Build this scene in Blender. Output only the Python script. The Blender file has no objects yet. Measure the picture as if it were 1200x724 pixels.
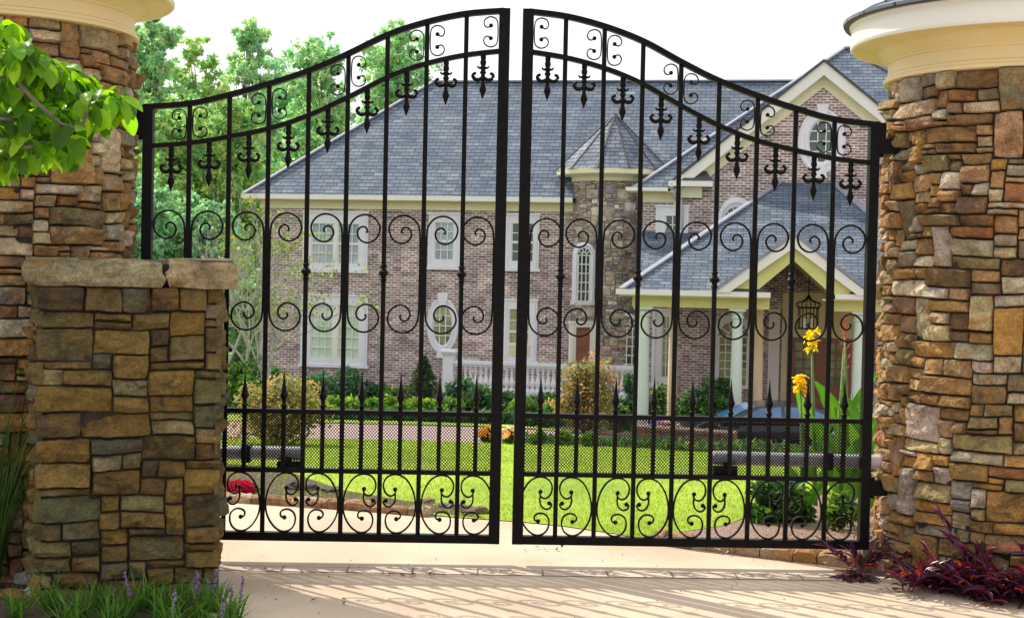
import bpy, math, random
from mathutils import Vector, Matrix, noise
R = math.radians
rnd = random.Random(7)
scene = bpy.context.scene
COL = scene.collection

# ------------------------------------------------------------------ camera model
CAMZ = 1.67; F = 1700.0; ROLL = R(1.2); PITCH = math.atan(44/1700)
cr, sr = math.cos(ROLL), math.sin(ROLL); cp, sp = math.cos(PITCH), math.sin(PITCH)
CAM = Vector((0, 0, CAMZ))
def ray(px, py):
    u = px-600; v = 362-py
    X = u*cr-v*sr; Z = u*sr+v*cr
    return Vector((X, F*cp+Z*sp, Z*cp-F*sp))
def at(px, py, Y):
    d = ray(px, py); return CAM+d*(Y/d.y)
def gnd(px, py, z=0.0):
    d = ray(px, py); t = (z-CAMZ)/d.z; return CAM+d*t
class Plane:                       # vertical plane through P0 with its right side turned towards the viewer by yaw
    def __init__(s, x, y, yaw):
        a = R(yaw); s.P = Vector((x, y, 0)); s.u = Vector((math.cos(a), -math.sin(a), 0)); s.n = Vector((-math.sin(a), -math.cos(a), 0)); s.a = a
    def hit(s, px, py, out=0.0):
        d = ray(px, py); P = s.P+s.n*out; t = (P-CAM).dot(s.n)/d.dot(s.n)
        w = CAM+d*t; return ((w-s.P).dot(s.u), w.z)
    def pt(s, a, z, out=0.0): return s.P+s.u*a+s.n*out+Vector((0, 0, z))
    def rot(s): return Matrix.Rotation(-s.a, 3, 'Z')

# ------------------------------------------------------------------ mesh builder
def wmat(o):
    m = o.matrix_basis.copy()
    while o.parent: o = o.parent; m = o.matrix_basis @ m
    return m
class MB:
    def __init__(s): s.v = []; s.f = []; s.c = []; s.uv = []; s.mi = []; s.hasuv = False
    def add(s, vs, fs, col=(1, 1, 1), uvs=None, mi=0):
        b = len(s.v); s.v.extend(vs)
        if col and isinstance(col, list): s.c.extend(col)
        else: s.c.extend([col]*len(vs))
        for k, f in enumerate(fs):
            s.f.append([b+i for i in f]); s.mi.append(mi)
            if uvs: s.uv.append(uvs[k]); s.hasuv = True
            else: s.uv.append([(0, 0)]*len(f))
    def poly(s, vs, ud, vd=None, mi=0, col=(1, 1, 1)):
        vs = [Vector(v) for v in vs]
        n = (vs[1]-vs[0]).cross(vs[2]-vs[0]).normalized()
        ud = Vector(ud).normalized()
        if vd is None:
            vd = n.cross(ud).normalized()
            if vd.z < 0: vd = -vd
        s.add(vs, [list(range(len(vs)))], col, [[(v.dot(ud), v.dot(vd)) for v in vs]], mi)
    def box(s, c, size, rot=None, mi=0, col=(1, 1, 1)):
        c = Vector(c); hx, hy, hz = [k/2 for k in size]
        vs = [Vector((x, y, z)) for x in (-hx, hx) for y in (-hy, hy) for z in (-hz, hz)]
        if rot is not None: vs = [rot@v for v in vs]
        s.add([v+c for v in vs], [(0, 1, 3, 2), (4, 6, 7, 5), (0, 4, 5, 1), (2, 3, 7, 6), (0, 2, 6, 4), (1, 5, 7, 3)], col, None, mi)
    def bar(s, a, b, w, d, up=(0, 1, 0), mi=0, col=(1, 1, 1)):     # box from a to b, w across, d along 'up'
        a = Vector(a); b = Vector(b); t = (b-a).normalized(); u = Vector(up); x = t.cross(u).normalized(); u = x.cross(t).normalized()
        vs = [p+x*i*w/2+u*j*d/2 for p in (a, b) for i in (-1, 1) for j in (-1, 1)]
        s.add(vs, [(0, 1, 3, 2), (4, 6, 7, 5), (0, 4, 5, 1), (2, 3, 7, 6), (0, 2, 6, 4), (1, 5, 7, 3)], col, None, mi)
    def ribbon(s, pts, w, d, nrm):                                  # rectangular section swept along a curve lying in a plane
        pts = [Vector(p) for p in pts]; nrm = Vector(nrm).normalized(); n = len(pts); vs = []; fs = []
        for i, p in enumerate(pts):
            t = (pts[min(i+1, n-1)]-pts[max(i-1, 0)]).normalized(); x = t.cross(nrm).normalized()
            ww = w[i] if isinstance(w, list) else w
            vs += [p-x*ww/2-nrm*d/2, p+x*ww/2-nrm*d/2, p+x*ww/2+nrm*d/2, p-x*ww/2+nrm*d/2]
        for i in range(n-1):
            for k in range(4):
                a = i*4+k; b = i*4+(k+1) % 4; fs.append((a, b, b+4, a+4))
        fs += [(3, 2, 1, 0), (n*4-4, n*4-3, n*4-2, n*4-1)]
        s.add(vs, fs)
    def tube(s, pts, rad, seg=8, col=(1, 1, 1), cap=True, mi=0):
        pts = [Vector(p) for p in pts]; n = len(pts); vs = []; fs = []
        ref = Vector((0.31, 0.2, 0.93))
        for i, p in enumerate(pts):
            t = (pts[min(i+1, n-1)]-pts[max(i-1, 0)]).normalized()
            if abs(t.dot(ref)) > .95: ref = Vector((.9, .3, .1))
            x = t.cross(ref).normalized(); y = t.cross(x).normalized()
            r = rad[i] if isinstance(rad, (list, tuple)) else rad
            for k in range(seg):
                a = 2*math.pi*k/seg; vs.append(p+(x*math.cos(a)+y*math.sin(a))*r)
        for i in range(n-1):
            for k in range(seg):
                a = i*seg+k; b = i*seg+(k+1) % seg; fs.append((a, b, b+seg, a+seg))
        if cap: fs += [tuple(range(seg-1, -1, -1)), tuple(range((n-1)*seg, n*seg))]
        s.add(vs, fs, col, None, mi)
    def lathe(s, prof, c, seg=24, col=(1, 1, 1), uvs=False, mi=0, down=False):
        c = Vector(c); vs = []; fs = []; us = []; n = len(prof); L = 0; ls = []
        for i, (r, z) in enumerate(prof):
            if i: L += math.hypot(r-prof[i-1][0], z-prof[i-1][1])
            ls.append(L)
            for k in range(seg):
                a = 2*math.pi*k/seg; vs.append(c+Vector((r*math.cos(a), r*math.sin(a), z)))
        for i in range(n-1):
            for k in range(seg):
                a = i*seg+k; b = i*seg+(k+1) % seg; fs.append((a, b, b+seg, a+seg))
                R0 = max(p[0] for p in prof)
                us.append([(k/seg*6.283*R0, ls[i]), ((k+1)/seg*6.283*R0, ls[i]), ((k+1)/seg*6.283*R0, ls[i+1]), (k/seg*6.283*R0, ls[i+1])])
        s.add(vs, fs, col, us if uvs else None, mi)
    def ball(s, c, r, seg=8, mi=0, col=(1, 1, 1), sc=(1, 1, 1)):
        c = Vector(c); prof = [(max(1e-4, math.sin(math.pi*i/(seg//2+1)))*r, -math.cos(math.pi*i/(seg//2+1))*r) for i in range(seg//2+2)]
        b = len(s.v); s.lathe(prof, (0, 0, 0), seg, col, False, mi)
        for i in range(b, len(s.v)): v = s.v[i]; s.v[i] = Vector((v.x*sc[0], v.y*sc[1], v.z*sc[2]))+c
    def build(s, name, mats, parent=None, local=False, smooth=False, origin=None, label=None, cat=None, group=None, kind=None):
        if not isinstance(mats, (list, tuple)): mats = [mats]
        me = bpy.data.meshes.new(name)
        vs = s.v
        if parent is not None and not local:
            inv = wmat(parent).inverted(); vs = [inv@Vector(v) for v in vs]
        if origin is not None and parent is None: o0 = Vector(origin); vs = [Vector(v)-o0 for v in vs]
        me.from_pydata([tuple(v) for v in vs], [], s.f)
        for m in mats: me.materials.append(m)
        me.polygons.foreach_set('material_index', s.mi)
        if smooth: me.polygons.foreach_set('use_smooth', [True]*len(s.f))
        if any(c != (1, 1, 1) for c in s.c[:50]) or len(set(s.c[::max(1, len(s.c)//50)])) > 1:
            at_ = me.color_attributes.new('Col', 'FLOAT_COLOR', 'POINT'); buf = []
            for c in s.c: buf += [c[0], c[1], c[2], 1.0]
            at_.data.foreach_set('color', buf)
        if s.hasuv:
            uv = me.uv_layers.new(name='UVMap'); buf = []
            for f in s.uv:
                for a in f: buf += [a[0], a[1]]
            uv.data.foreach_set('uv', buf)
        me.update()
        o = bpy.data.objects.new(name, me); COL.objects.link(o)
        if parent is not None: o.parent = parent
        elif origin is not None: o.location = origin
        tag(o, label, cat, group, kind)
        return o
def tag(o, label=None, cat=None, group=None, kind=None):
    if label: o['label'] = label
    if cat: o['category'] = cat
    if group: o['group'] = group
    if kind: o['kind'] = kind
    return o
def empty(name, loc, label=None, cat=None, group=None, rz=0, parent=None):
    o = bpy.data.objects.new(name, None); COL.objects.link(o); o.location = loc; o.rotation_euler = (0, 0, rz); o.empty_display_size = .2
    if parent: o.parent = parent
    return tag(o, label, cat, group)
def catmull(pts, k=4):
    P = [Vector(p) for p in pts]; out = []
    for i in range(len(P)-1):
        p0 = P[max(i-1, 0)]; p1 = P[i]; p2 = P[i+1]; p3 = P[min(i+2, len(P)-1)]
        for j in range(k):
            t = j/k
            out.append(.5*((2*p1)+(p2-p0)*t+(2*p0-5*p1+4*p2-p3)*t*t+(3*p1-p0-3*p2+p3)*t*t*t))
    out.append(P[-1]); return out
def interp(tab, x):
    if x <= tab[0][0]: return tab[0][1]
    for (a, b), (c, d) in zip(tab, tab[1:]):
        if x <= c: return b+(d-b)*(x-a)/(c-a)
    return tab[-1][1]

# ------------------------------------------------------------------ materials
def mat(name):
    m = bpy.data.materials.new(name); m.use_nodes = True; nt = m.node_tree; N = nt.nodes; L = nt.links
    return m, N, L, N['Principled BSDF']
def nn(N, t, **kw):
    n = N.new(t)
    for k, v in kw.items():
        if k in n.inputs.keys(): n.inputs[k].default_value = v
        else: setattr(n, k, v)
    return n
def ramp(N, stops):
    n = N.new('ShaderNodeValToRGB'); e = n.color_ramp.elements
    while len(e) < len(stops): e.new(.5)
    for k, (p, c) in enumerate(stops): e[k].position = p; e[k].color = (c[0], c[1], c[2], 1)
    return n
def mixc(N, L, a, b, fac, mode='MIX'):
    n = N.new('ShaderNodeMix'); n.data_type = 'RGBA'; n.blend_type = mode
    for s, x in ((n.inputs[0], fac), (n.inputs[6], a), (n.inputs[7], b)):
        if hasattr(x, 'links') or isinstance(x, bpy.types.NodeSocket): L.new(x, s)
        else: s.default_value = x if not isinstance(x, tuple) else (x[0], x[1], x[2], 1)
    return n.outputs[2]
def coords(N, L, kind='Object'):
    return N.new('ShaderNodeTexCoord').outputs[kind]
def noisy(name, c1, c2, scale=8, rough=.7, bump=.2, bscale=None, detail=8, metallic=0, spec=.5, dist=.02, c3=None, s3=1.2):
    m, N, L, b = mat(name); co = coords(N, L)
    t = nn(N, 'ShaderNodeTexNoise', Scale=scale, Detail=detail); L.new(co, t.inputs['Vector'])
    r = ramp(N, [(.3, c1), (.7, c2)]); L.new(t.outputs[0], r.inputs[0]); col = r.outputs[0]
    if c3:
        t3 = nn(N, 'ShaderNodeTexNoise', Scale=s3, Detail=5); L.new(co, t3.inputs['Vector'])
        r3 = ramp(N, [(.45, (0, 0, 0)), (.65, (1, 1, 1))]); L.new(t3.outputs[0], r3.inputs[0])
        col = mixc(N, L, col, c3, r3.outputs[0])
    L.new(col, b.inputs['Base Color'])
    b.inputs['Roughness'].default_value = rough; b.inputs['Metallic'].default_value = metallic; b.inputs['Specular IOR Level'].default_value = spec
    if bump:
        t2 = nn(N, 'ShaderNodeTexNoise', Scale=bscale or scale*4, Detail=6); L.new(co, t2.inputs['Vector'])
        bp = nn(N, 'ShaderNodeBump', Strength=bump, Distance=dist); L.new(t2.outputs[0], bp.inputs['Height']); L.new(bp.outputs[0], b.inputs['Normal'])
    return m
def leafmat(name, trans=.45, rough=.5, tint=(1, 1, 1), tcol=(1.2, 1.3, .5), gloss=.35):
    m, N, L, b = mat(name); a = nn(N, 'ShaderNodeVertexColor'); a.layer_name = 'Col'
    c = mixc(N, L, a.outputs[0], tint, 1.0, 'MULTIPLY')
    b.inputs['Roughness'].default_value = rough; b.inputs['Specular IOR Level'].default_value = gloss
    L.new(c, b.inputs['Base Color'])
    tr = N.new('ShaderNodeBsdfTranslucent'); c2 = mixc(N, L, c, tcol, 1.0, 'MULTIPLY'); L.new(c2, tr.inputs[0])
    mx = N.new('ShaderNodeMixShader'); mx.inputs[0].default_value = trans
    L.new(b.outputs[0], mx.inputs[1]); L.new(tr.outputs[0], mx.inputs[2]); L.new(mx.outputs[0], N['Material Output'].inputs[0])
    return m
def brickmat(name, c1, c2, mortar, bw, bh, ms, rough=.85, lap_shade=0, off=.5, bump=.4, extra=None, smooth=.1, bias=0.0, haze=0):
    m, N, L, b = mat(name); uv = coords(N, L, 'UV')
    nz = nn(N, 'ShaderNodeTexNoise', Scale=3.0, Detail=3); L.new(uv, nz.inputs['Vector'])
    t = nn(N, 'ShaderNodeTexBrick', Scale=1.0); t.offset = off
    t.inputs['Mortar Size'].default_value = ms; t.inputs['Mortar Smooth'].default_value = smooth; t.inputs['Bias'].default_value = bias
    t.inputs['Brick Width'].default_value = bw; t.inputs['Row Height'].default_value = bh
    t.inputs['Color1'].default_value = (*c1, 1); t.inputs['Color2'].default_value = (*c2, 1); t.inputs['Mortar'].default_value = (*mortar, 1)
    L.new(uv, t.inputs['Vector']); col = t.outputs[0]
    # second, larger cell variation so that single bricks stand out
    t2 = nn(N, 'ShaderNodeTexNoise', Scale=1.3, Detail=6); L.new(uv, t2.inputs['Vector'])
    r2 = ramp(N, [(.3, (.78, .78, .8)), (.7, (1.2, 1.15, 1.12))]); L.new(t2.outputs[0], r2.inputs[0])
    col = mixc(N, L, col, r2.outputs[0], 1.0, 'MULTIPLY')
    if extra:
        mp = nn(N, 'ShaderNodeMapping'); mp.inputs['Scale'].default_value = (1/bw*.9, 1/bh, 1); L.new(uv, mp.inputs[0])
        wn = nn(N, 'ShaderNodeTexWhiteNoise'); wn.noise_dimensions = '2D'
        sn = nn(N, 'ShaderNodeVectorMath'); sn.operation = 'FLOOR'; L.new(mp.outputs[0], sn.inputs[0]); L.new(sn.outputs[0], wn.inputs['Vector'])
        rr = ramp(N, extra); L.new(wn.outputs[0], rr.inputs[0])
        col = mixc(N, L, col, rr.outputs[0], 1.0, 'MULTIPLY')
    if lap_shade:      # shadow under the butt of the course above, painted as a darker upper edge
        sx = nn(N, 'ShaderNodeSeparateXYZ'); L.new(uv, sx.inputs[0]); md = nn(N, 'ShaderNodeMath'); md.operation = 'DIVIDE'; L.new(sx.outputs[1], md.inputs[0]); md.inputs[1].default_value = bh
        fr = nn(N, 'ShaderNodeMath'); fr.operation = 'FRACT'; L.new(md.outputs[0], fr.inputs[0]); rl = ramp(N, [(0, (1.12, 1.12, 1.1)), (.72, (.98, .98, .98)), (.93, (lap_shade, lap_shade, lap_shade*1.05))]); L.new(fr.outputs[0], rl.inputs[0])
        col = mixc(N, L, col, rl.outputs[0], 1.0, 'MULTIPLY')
    L.new(col, b.inputs['Base Color']); b.inputs['Roughness'].default_value = rough; b.inputs['Specular IOR Level'].default_value = .25
    bp = nn(N, 'ShaderNodeBump', Strength=bump, Distance=.02); bp.invert = True
    L.new(t.outputs['Fac'], bp.inputs['Height']); L.new(bp.outputs[0], b.inputs['Normal'])
    return m
def stonemat(name, bump=.6, sc=1.0, bright=1.0, ochre=(.50, .235, .06), dark=(.13, .105, .06)):
    m, N, L, b = mat(name); co = coords(N, L); a = nn(N, 'ShaderNodeVertexColor'); a.layer_name = 'Col'
    def noi(scale, detail, rough, off, dist=0.0):
        mp = nn(N, 'ShaderNodeMapping'); mp.inputs['Location'].default_value = (off, off*.7, off*1.3); L.new(co, mp.inputs[0])
        t = nn(N, 'ShaderNodeTexNoise', Scale=scale*sc, Detail=detail, Roughness=rough, Distortion=dist); L.new(mp.outputs[0], t.inputs['Vector']); return t.outputs[0]
    def rmp(x, st): r = ramp(N, st); L.new(x, r.inputs[0]); return r.outputs[0]
    col = mixc(N, L, a.outputs[0], rmp(noi(9, 10, .7, 0), [(.30, (.42, .38, .33)), (.48, (.92, .92, .92)), (.62, (1.28, 1.25, 1.18)), (.75, (1.85, 1.8, 1.65))]), 1.0, 'MULTIPLY')
    col = mixc(N, L, col, tuple(c*bright for c in ochre), rmp(noi(4.2, 8, .62, 3, 1.2), [(.50, (0, 0, 0)), (.66, (.8, .8, .8))]))
    col = mixc(N, L, col, tuple(c*bright for c in dark), rmp(noi(5.5, 10, .72, 11, .6), [(.54, (0, 0, 0)), (.66, (.85, .85, .85))]))
    col = mixc(N, L, col, (.52*bright, .50*bright, .42*bright), rmp(noi(7.5, 10, .75, 27), [(.63, (0, 0, 0)), (.72, (.7, .7, .7))]))
    col = mixc(N, L, col, rmp(noi(90, 4, .7, 5), [(.3, (.62, .6, .58)), (.7, (1.35, 1.35, 1.35))]), 1.0, 'MULTIPLY')
    L.new(col, b.inputs['Base Color']); b.inputs['Roughness'].default_value = .78; b.inputs['Specular IOR Level'].default_value = .35
    v = nn(N, 'ShaderNodeTexVoronoi', Scale=22*sc); v.distance = 'CHEBYCHEV'; L.new(co, v.inputs['Vector'])
    ad = nn(N, 'ShaderNodeMath'); ad.operation = 'MULTIPLY_ADD'; L.new(v.outputs[0], ad.inputs[0]); ad.inputs[1].default_value = .5; L.new(noi(26, 12, .78, 1, .4), ad.inputs[2])
    bp = nn(N, 'ShaderNodeBump', Strength=bump, Distance=.03); L.new(ad.outputs[0], bp.inputs['Height']); L.new(bp.outputs[0], b.inputs['Normal'])
    return m
M = {}
M['iron'] = noisy('black_iron', (.004, .004, .0045), (.009, .0075, .007), 30, .34, .16, 90, spec=.09, dist=.003)
M['mesh'] = noisy('black_mesh', (.006, .006, .007), (.009, .0085, .0085), 30, .5, 0, spec=.1)
M['stone'] = stonemat('stone', 1.0, 1.0)
M['stone_pier'] = stonemat('stone_pier', 1.0, 1.0, .62, (.42, .24, .06), (.09, .085, .05))  # darker variant of the stone, the pier's shade put into the colour
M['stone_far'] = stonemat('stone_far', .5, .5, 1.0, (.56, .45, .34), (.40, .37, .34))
M['mortar'] = noisy('mortar', (.020, .015, .011), (.05, .038, .026), 20, .95, .3)
M['cream'] = noisy('cream_paint', (.72, .60, .34), (.78, .67, .42), 3, .5, .05, c3=(.66, .56, .36), s3=1.5)
M['trim'] = noisy('white_trim', (.72, .72, .76), (.80, .80, .83), 2, .5, .05)
M['lawn_bounce_cream'] = noisy('porch_lawn_bounce', (.62, .62, .20), (.70, .70, .27), 2, .5, .03)  # cream with the lawn's yellow green bounce light tinted in
M['pale'] = noisy('pale_trim', (.78, .77, .68), (.83, .82, .74), 2, .5, .03)
M['soffit'] = noisy('soffit_paint', (.64, .56, .24), (.70, .62, .30), 2, .55, .03)
M['column'] = noisy('column_paint', (.62, .74, .60), (.70, .80, .68), 1.5, .45, .03)
M['column2'] = noisy('column_warm_paint', (.78, .60, .36), (.84, .68, .44), 1.5, .45, .03)
M['brick'] = brickmat('brick', (.20, .122, .115), (.33, .225, .205), (.62, .57, .53), .215, .076, .018, extra=[(0, (.6, .55, .6)), (.25, (.85, .85, .85)), (.7, (1.1, 1.08, 1.08)), (1, (1.4, 1.35, 1.35))])
M['brick_warm'] = brickmat('brick_warm', (.13, .075, .05), (.27, .16, .10), (.45, .38, .27), .215, .076, .014, extra=[(0, (.6, .6, .6)), (1, (1.4, 1.4, 1.4))])
sh = [(0, (.72, .77, .82)), (.4, (.93, .94, .96)), (.8, (1.08, 1.06, 1.03)), (1, (1.34, 1.27, 1.18))]
M['shingle'] = brickmat('shingle', (.125, .165, .220), (.165, .205, .258), (.05, .06, .085), .30, .180, .009, extra=sh, bump=.7, lap_shade=.42)
M['shingle_porch'] = brickmat('shingle_porch', (.105, .140, .190), (.150, .185, .235), (.03, .045, .06), .34, .165, .009, extra=sh, bump=.7, lap_shade=.42)
M['shingle_warm'] = brickmat('shingle_warm', (.165, .195, .255), (.22, .245, .305), (.06, .065, .08), .28, .17, .010, extra=sh, bump=.7, lap_shade=.42)
M['house_cream'] = noisy('house_cream_paint', (.78, .74, .48), (.83, .79, .55), 3, .5, .03)
M['bounce_cream'] = noisy('tower_bounce_cream', (.76, .60, .28), (.82, .67, .36), 3, .5, .05, c3=(.70, .58, .34), s3=1.5)  # cream turned golden: bounce light on crown and soffit put into the colour
M['ridgecap'] = noisy('ridge_cap', (.22, .23, .29), (.30, .30, .37), 5, .8, .2)
M['darkroof'] = noisy('dark_flashing', (.05, .05, .06), (.09, .09, .1), 5, .7, .1)
def glassmat(name, c1, c2, sc=.8):
    m, N, L, b = mat(name); co = coords(N, L)
    t = nn(N, 'ShaderNodeTexNoise', Scale=sc, Detail=3); L.new(co, t.inputs['Vector'])
    r = ramp(N, [(.4, c1), (.6, c2)]); L.new(t.outputs[0], r.inputs[0]); L.new(r.outputs[0], b.inputs['Base Color'])
    b.inputs['Roughness'].default_value = .06; b.inputs['Specular IOR Level'].default_value = .8
    return m
M['glass_blue'] = glassmat('glass_curtained', (.22, .30, .37), (.40, .48, .55))
M['glass_green'] = glassmat('glass_shuttered', (.50, .66, .50), (.62, .75, .62))  # pale shutters, the green light on them put into the colour
M['glass_dark'] = glassmat('glass_dark', (.02, .045, .045), (.05, .09, .085))
M['glass_olive'] = glassmat('glass_olive', (.17, .18, .10), (.36, .40, .20), 1.5)
M['glass_car'] = glassmat('glass_car', (.03, .10, .22), (.10, .22, .38), 1.0)  # blue window reflection painted into the base colour
M['wood'] = noisy('door_wood', (.20, .07, .035), (.28, .11, .06), 6, .4, .1)
M['white_metal'] = noisy('grey_metal', (.60, .61, .66), (.70, .70, .75), 5, .35, .03)
M['carpaint'] = noisy('car_paint', (.010, .014, .028), (.014, .018, .034), 3, .18, 0, spec=.7)
M['rubber'] = noisy('rubber', (.012, .012, .012), (.02, .02, .02), 9, .8, .1)
M['chrome'] = noisy('wheel_metal', (.45, .45, .47), (.6, .6, .62), 9, .25, 0, metallic=.9)
M['balus'] = noisy('balustrade_paint', (.80, .80, .84), (.86, .86, .88), 3, .5, .05)
M['bark'] = noisy('bark', (.10, .08, .06), (.22, .18, .14), 12, .9, .6, 40)
M['greybark'] = noisy('pale_bark', (.34, .32, .31), (.52, .50, .48), 12, .9, .4, 40)
M['leaf'] = leafmat('leaf', .42)
M['leaf_far'] = leafmat('leaf_far', .5, .8, tcol=(1.0, 1.25, .8), gloss=.1)
M['leaf_near'] = leafmat('leaf_near', .5, .38, tcol=(1.9, 1.9, .3), gloss=.25)
M['leaf_purple'] = leafmat('leaf_purple', .25, .35, tcol=(2.2, .5, .8), gloss=.6)
M['petal'] = leafmat('petal', .35, .6, tcol=(1.2, 1.1, .9), gloss=.2)
M['grass'] = leafmat('grass_blade', .45, .6, tcol=(1.2, 1.3, .5), gloss=.2)
M['stem'] = noisy('stem_green', (.10, .20, .04), (.16, .26, .06), 10, .6, .1)
# ------------------------------------------------------------------ rubble masonry
PAL = [((.46, .275, .105), 7), ((.52, .29, .085), 6), ((.40, .235, .10), 5), ((.24, .145, .075), 4), ((.38, .29, .14), 4), ((.27, .22, .12), 2),
       ((.42, .18, .08), 1), ((.60, .47, .28), 5), ((.68, .58, .42), 4), ((.52, .32, .18), 3), ((.44, .40, .31), 3)]
def palcol(r, pal=PAL):
    t = r.random()*sum(w for _, w in pal)
    for c, w in pal:
        t -= w
        if t <= 0: break
    k = r.uniform(.75, 1.2); return (c[0]*k, c[1]*k*r.uniform(.95, 1.05), c[2]*k*r.uniform(.85, 1.15))
def pack(nu, nv, r, wrap, sizes):
    occ = [[False]*nu for _ in range(nv)]; out = []
    for j in range(nv):
        for i in range(nu):
            if occ[j][i]: continue
            w, h = r.choice(sizes)
            ww = 0
            while ww < w and (i+ww < nu) and not occ[j][i+ww]: ww += 1
            if ww < nu-i and not occ[j][min(i+ww, nu-1)] and (i+ww+1 >= nu or occ[j][i+ww+1]): ww += 1     # never leave slivers one cell wide
            hh = 0
            while hh < h and j+hh < nv and all(not occ[j+hh][i+k] for k in range(ww)): hh += 1
            if nv-(j+hh) == 1 and j+hh < nv: hh += 1
            for a in range(hh):
                for b in range(ww): occ[j+a][i+b] = True
            out.append((i, j, ww, hh))
    return out
SZ = [(3, 2), (4, 2), (5, 2), (4, 3), (5, 3), (6, 3), (2, 2), (6, 2), (4, 2), (3, 1), (5, 1), (7, 3), (3, 2), (5, 2), (4, 3), (3, 2), (4, 2), (5, 2), (4, 1), (7, 2), (6, 3), (2, 2), (3, 2), (2, 1), (8, 3), (3, 3)]
def masonry(mb, W, H, cell, mapf, seed, step=.03, gap=.003, depth=.035, relief=.020, warp=.018, pal=PAL, sizes=SZ, cellz=None):
    """coursed rubble: every stone its own split faced block, joints irregular and deep"""
    r = random.Random(seed); cellz = cellz or cell; nu = round(W/cell); nv = round(H/cellz); cx = W/nu; cz = H/nv
    def wp(u, v):
        e = min(1, max(0, min(v, H-v))/.05); eu = min(1, max(0, min(u, W-u))/.05)
        return (u+eu*(warp*noise.noise((u*3.2, v*3.2, seed*1.7))+.0035*noise.noise((u*25, v*25, seed+5))), v+e*(warp*noise.noise((u*3.2+40, v*3.2, seed*2.3))+.004*noise.noise((u*22, v*30, seed+9))))
    for (i, j, w, h) in pack(nu, nv, r, False, sizes):
        u0, u1 = i*cx, (i+w)*cx; v0, v1 = j*cz, (j+h)*cz; edge = .0065
        if r.random() < .25: u0 -= .006; u1 += .004
        def line(a, b):
            a += gap*r.uniform(.2, 2.2); b -= gap*r.uniform(.2, 2.2); n = max(1, round((b-a-2*edge)/step))
            return [a, a+edge*.4, a+edge*1.3]+[a+edge*1.3+(b-a-2.6*edge)*k/n for k in range(1, n)]+[b-edge*1.3, b-edge*.4, b]
        us = line(u0, u1); vs_ = line(v0, v1); nu_, nv_ = len(us), len(vs_)
        k0 = relief/.02
        base = r.uniform(-.006, .016)*k0
        planes = [(base+r.uniform(.002, .014)*k0, r.uniform(-.016, .016)*k0, r.uniform(-.016, .016)*k0) for _ in range(r.randint(2, 4))]
        sd = r.uniform(0, 100); k = r.uniform(.0, .03); verts = []
        ka = [r.uniform(-.14, .10) for _ in range(4)]; sk = r.uniform(-.05, .05)
        for b, v in enumerate(vs_):
            for a, u in enumerate(us):
                p = (2*(u-u0)/(u1-u0)-1); q = (2*(v-v0)/(v1-v0)-1)
                pp = p*(1-k*q**4+min(0, ka[0 if q > 0 else 1])*abs(q)**3*.6); qq = q*(1-k*p**4+min(0, ka[2 if p > 0 else 3])*abs(p)**3*.6)+sk*p*(1-abs(q)*.5)
                uu = (pp+1)/2*(u1-u0)+u0; vv = (qq+1)/2*(v1-v0)+v0; uu, vv = wp(uu, vv)
                ring = min(a, b, nu_-1-a, nv_-1-b)
                if ring == 0: d = -depth
                else:
                    d = min(h0+gx*p+gy*q for h0, gx, gy in planes)
                    d += k0*(.0075*noise.noise((uu*10+sd, vv*13, sd))+.0065*noise.noise((uu*23, vv*34+sd, sd))+.005*abs(noise.noise((uu*48+sd, vv*60, sd))))
                    if ring == 1: d = d*.6-.006
                verts.append(mapf(uu, vv, d))
        faces = [(b*nu_+a, b*nu_+a+1, (b+1)*nu_+a+1, (b+1)*nu_+a) for b in range(nv_-1) for a in range(nu_-1)]
        c = palcol(r, pal); mb.add(verts, faces, c)

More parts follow.
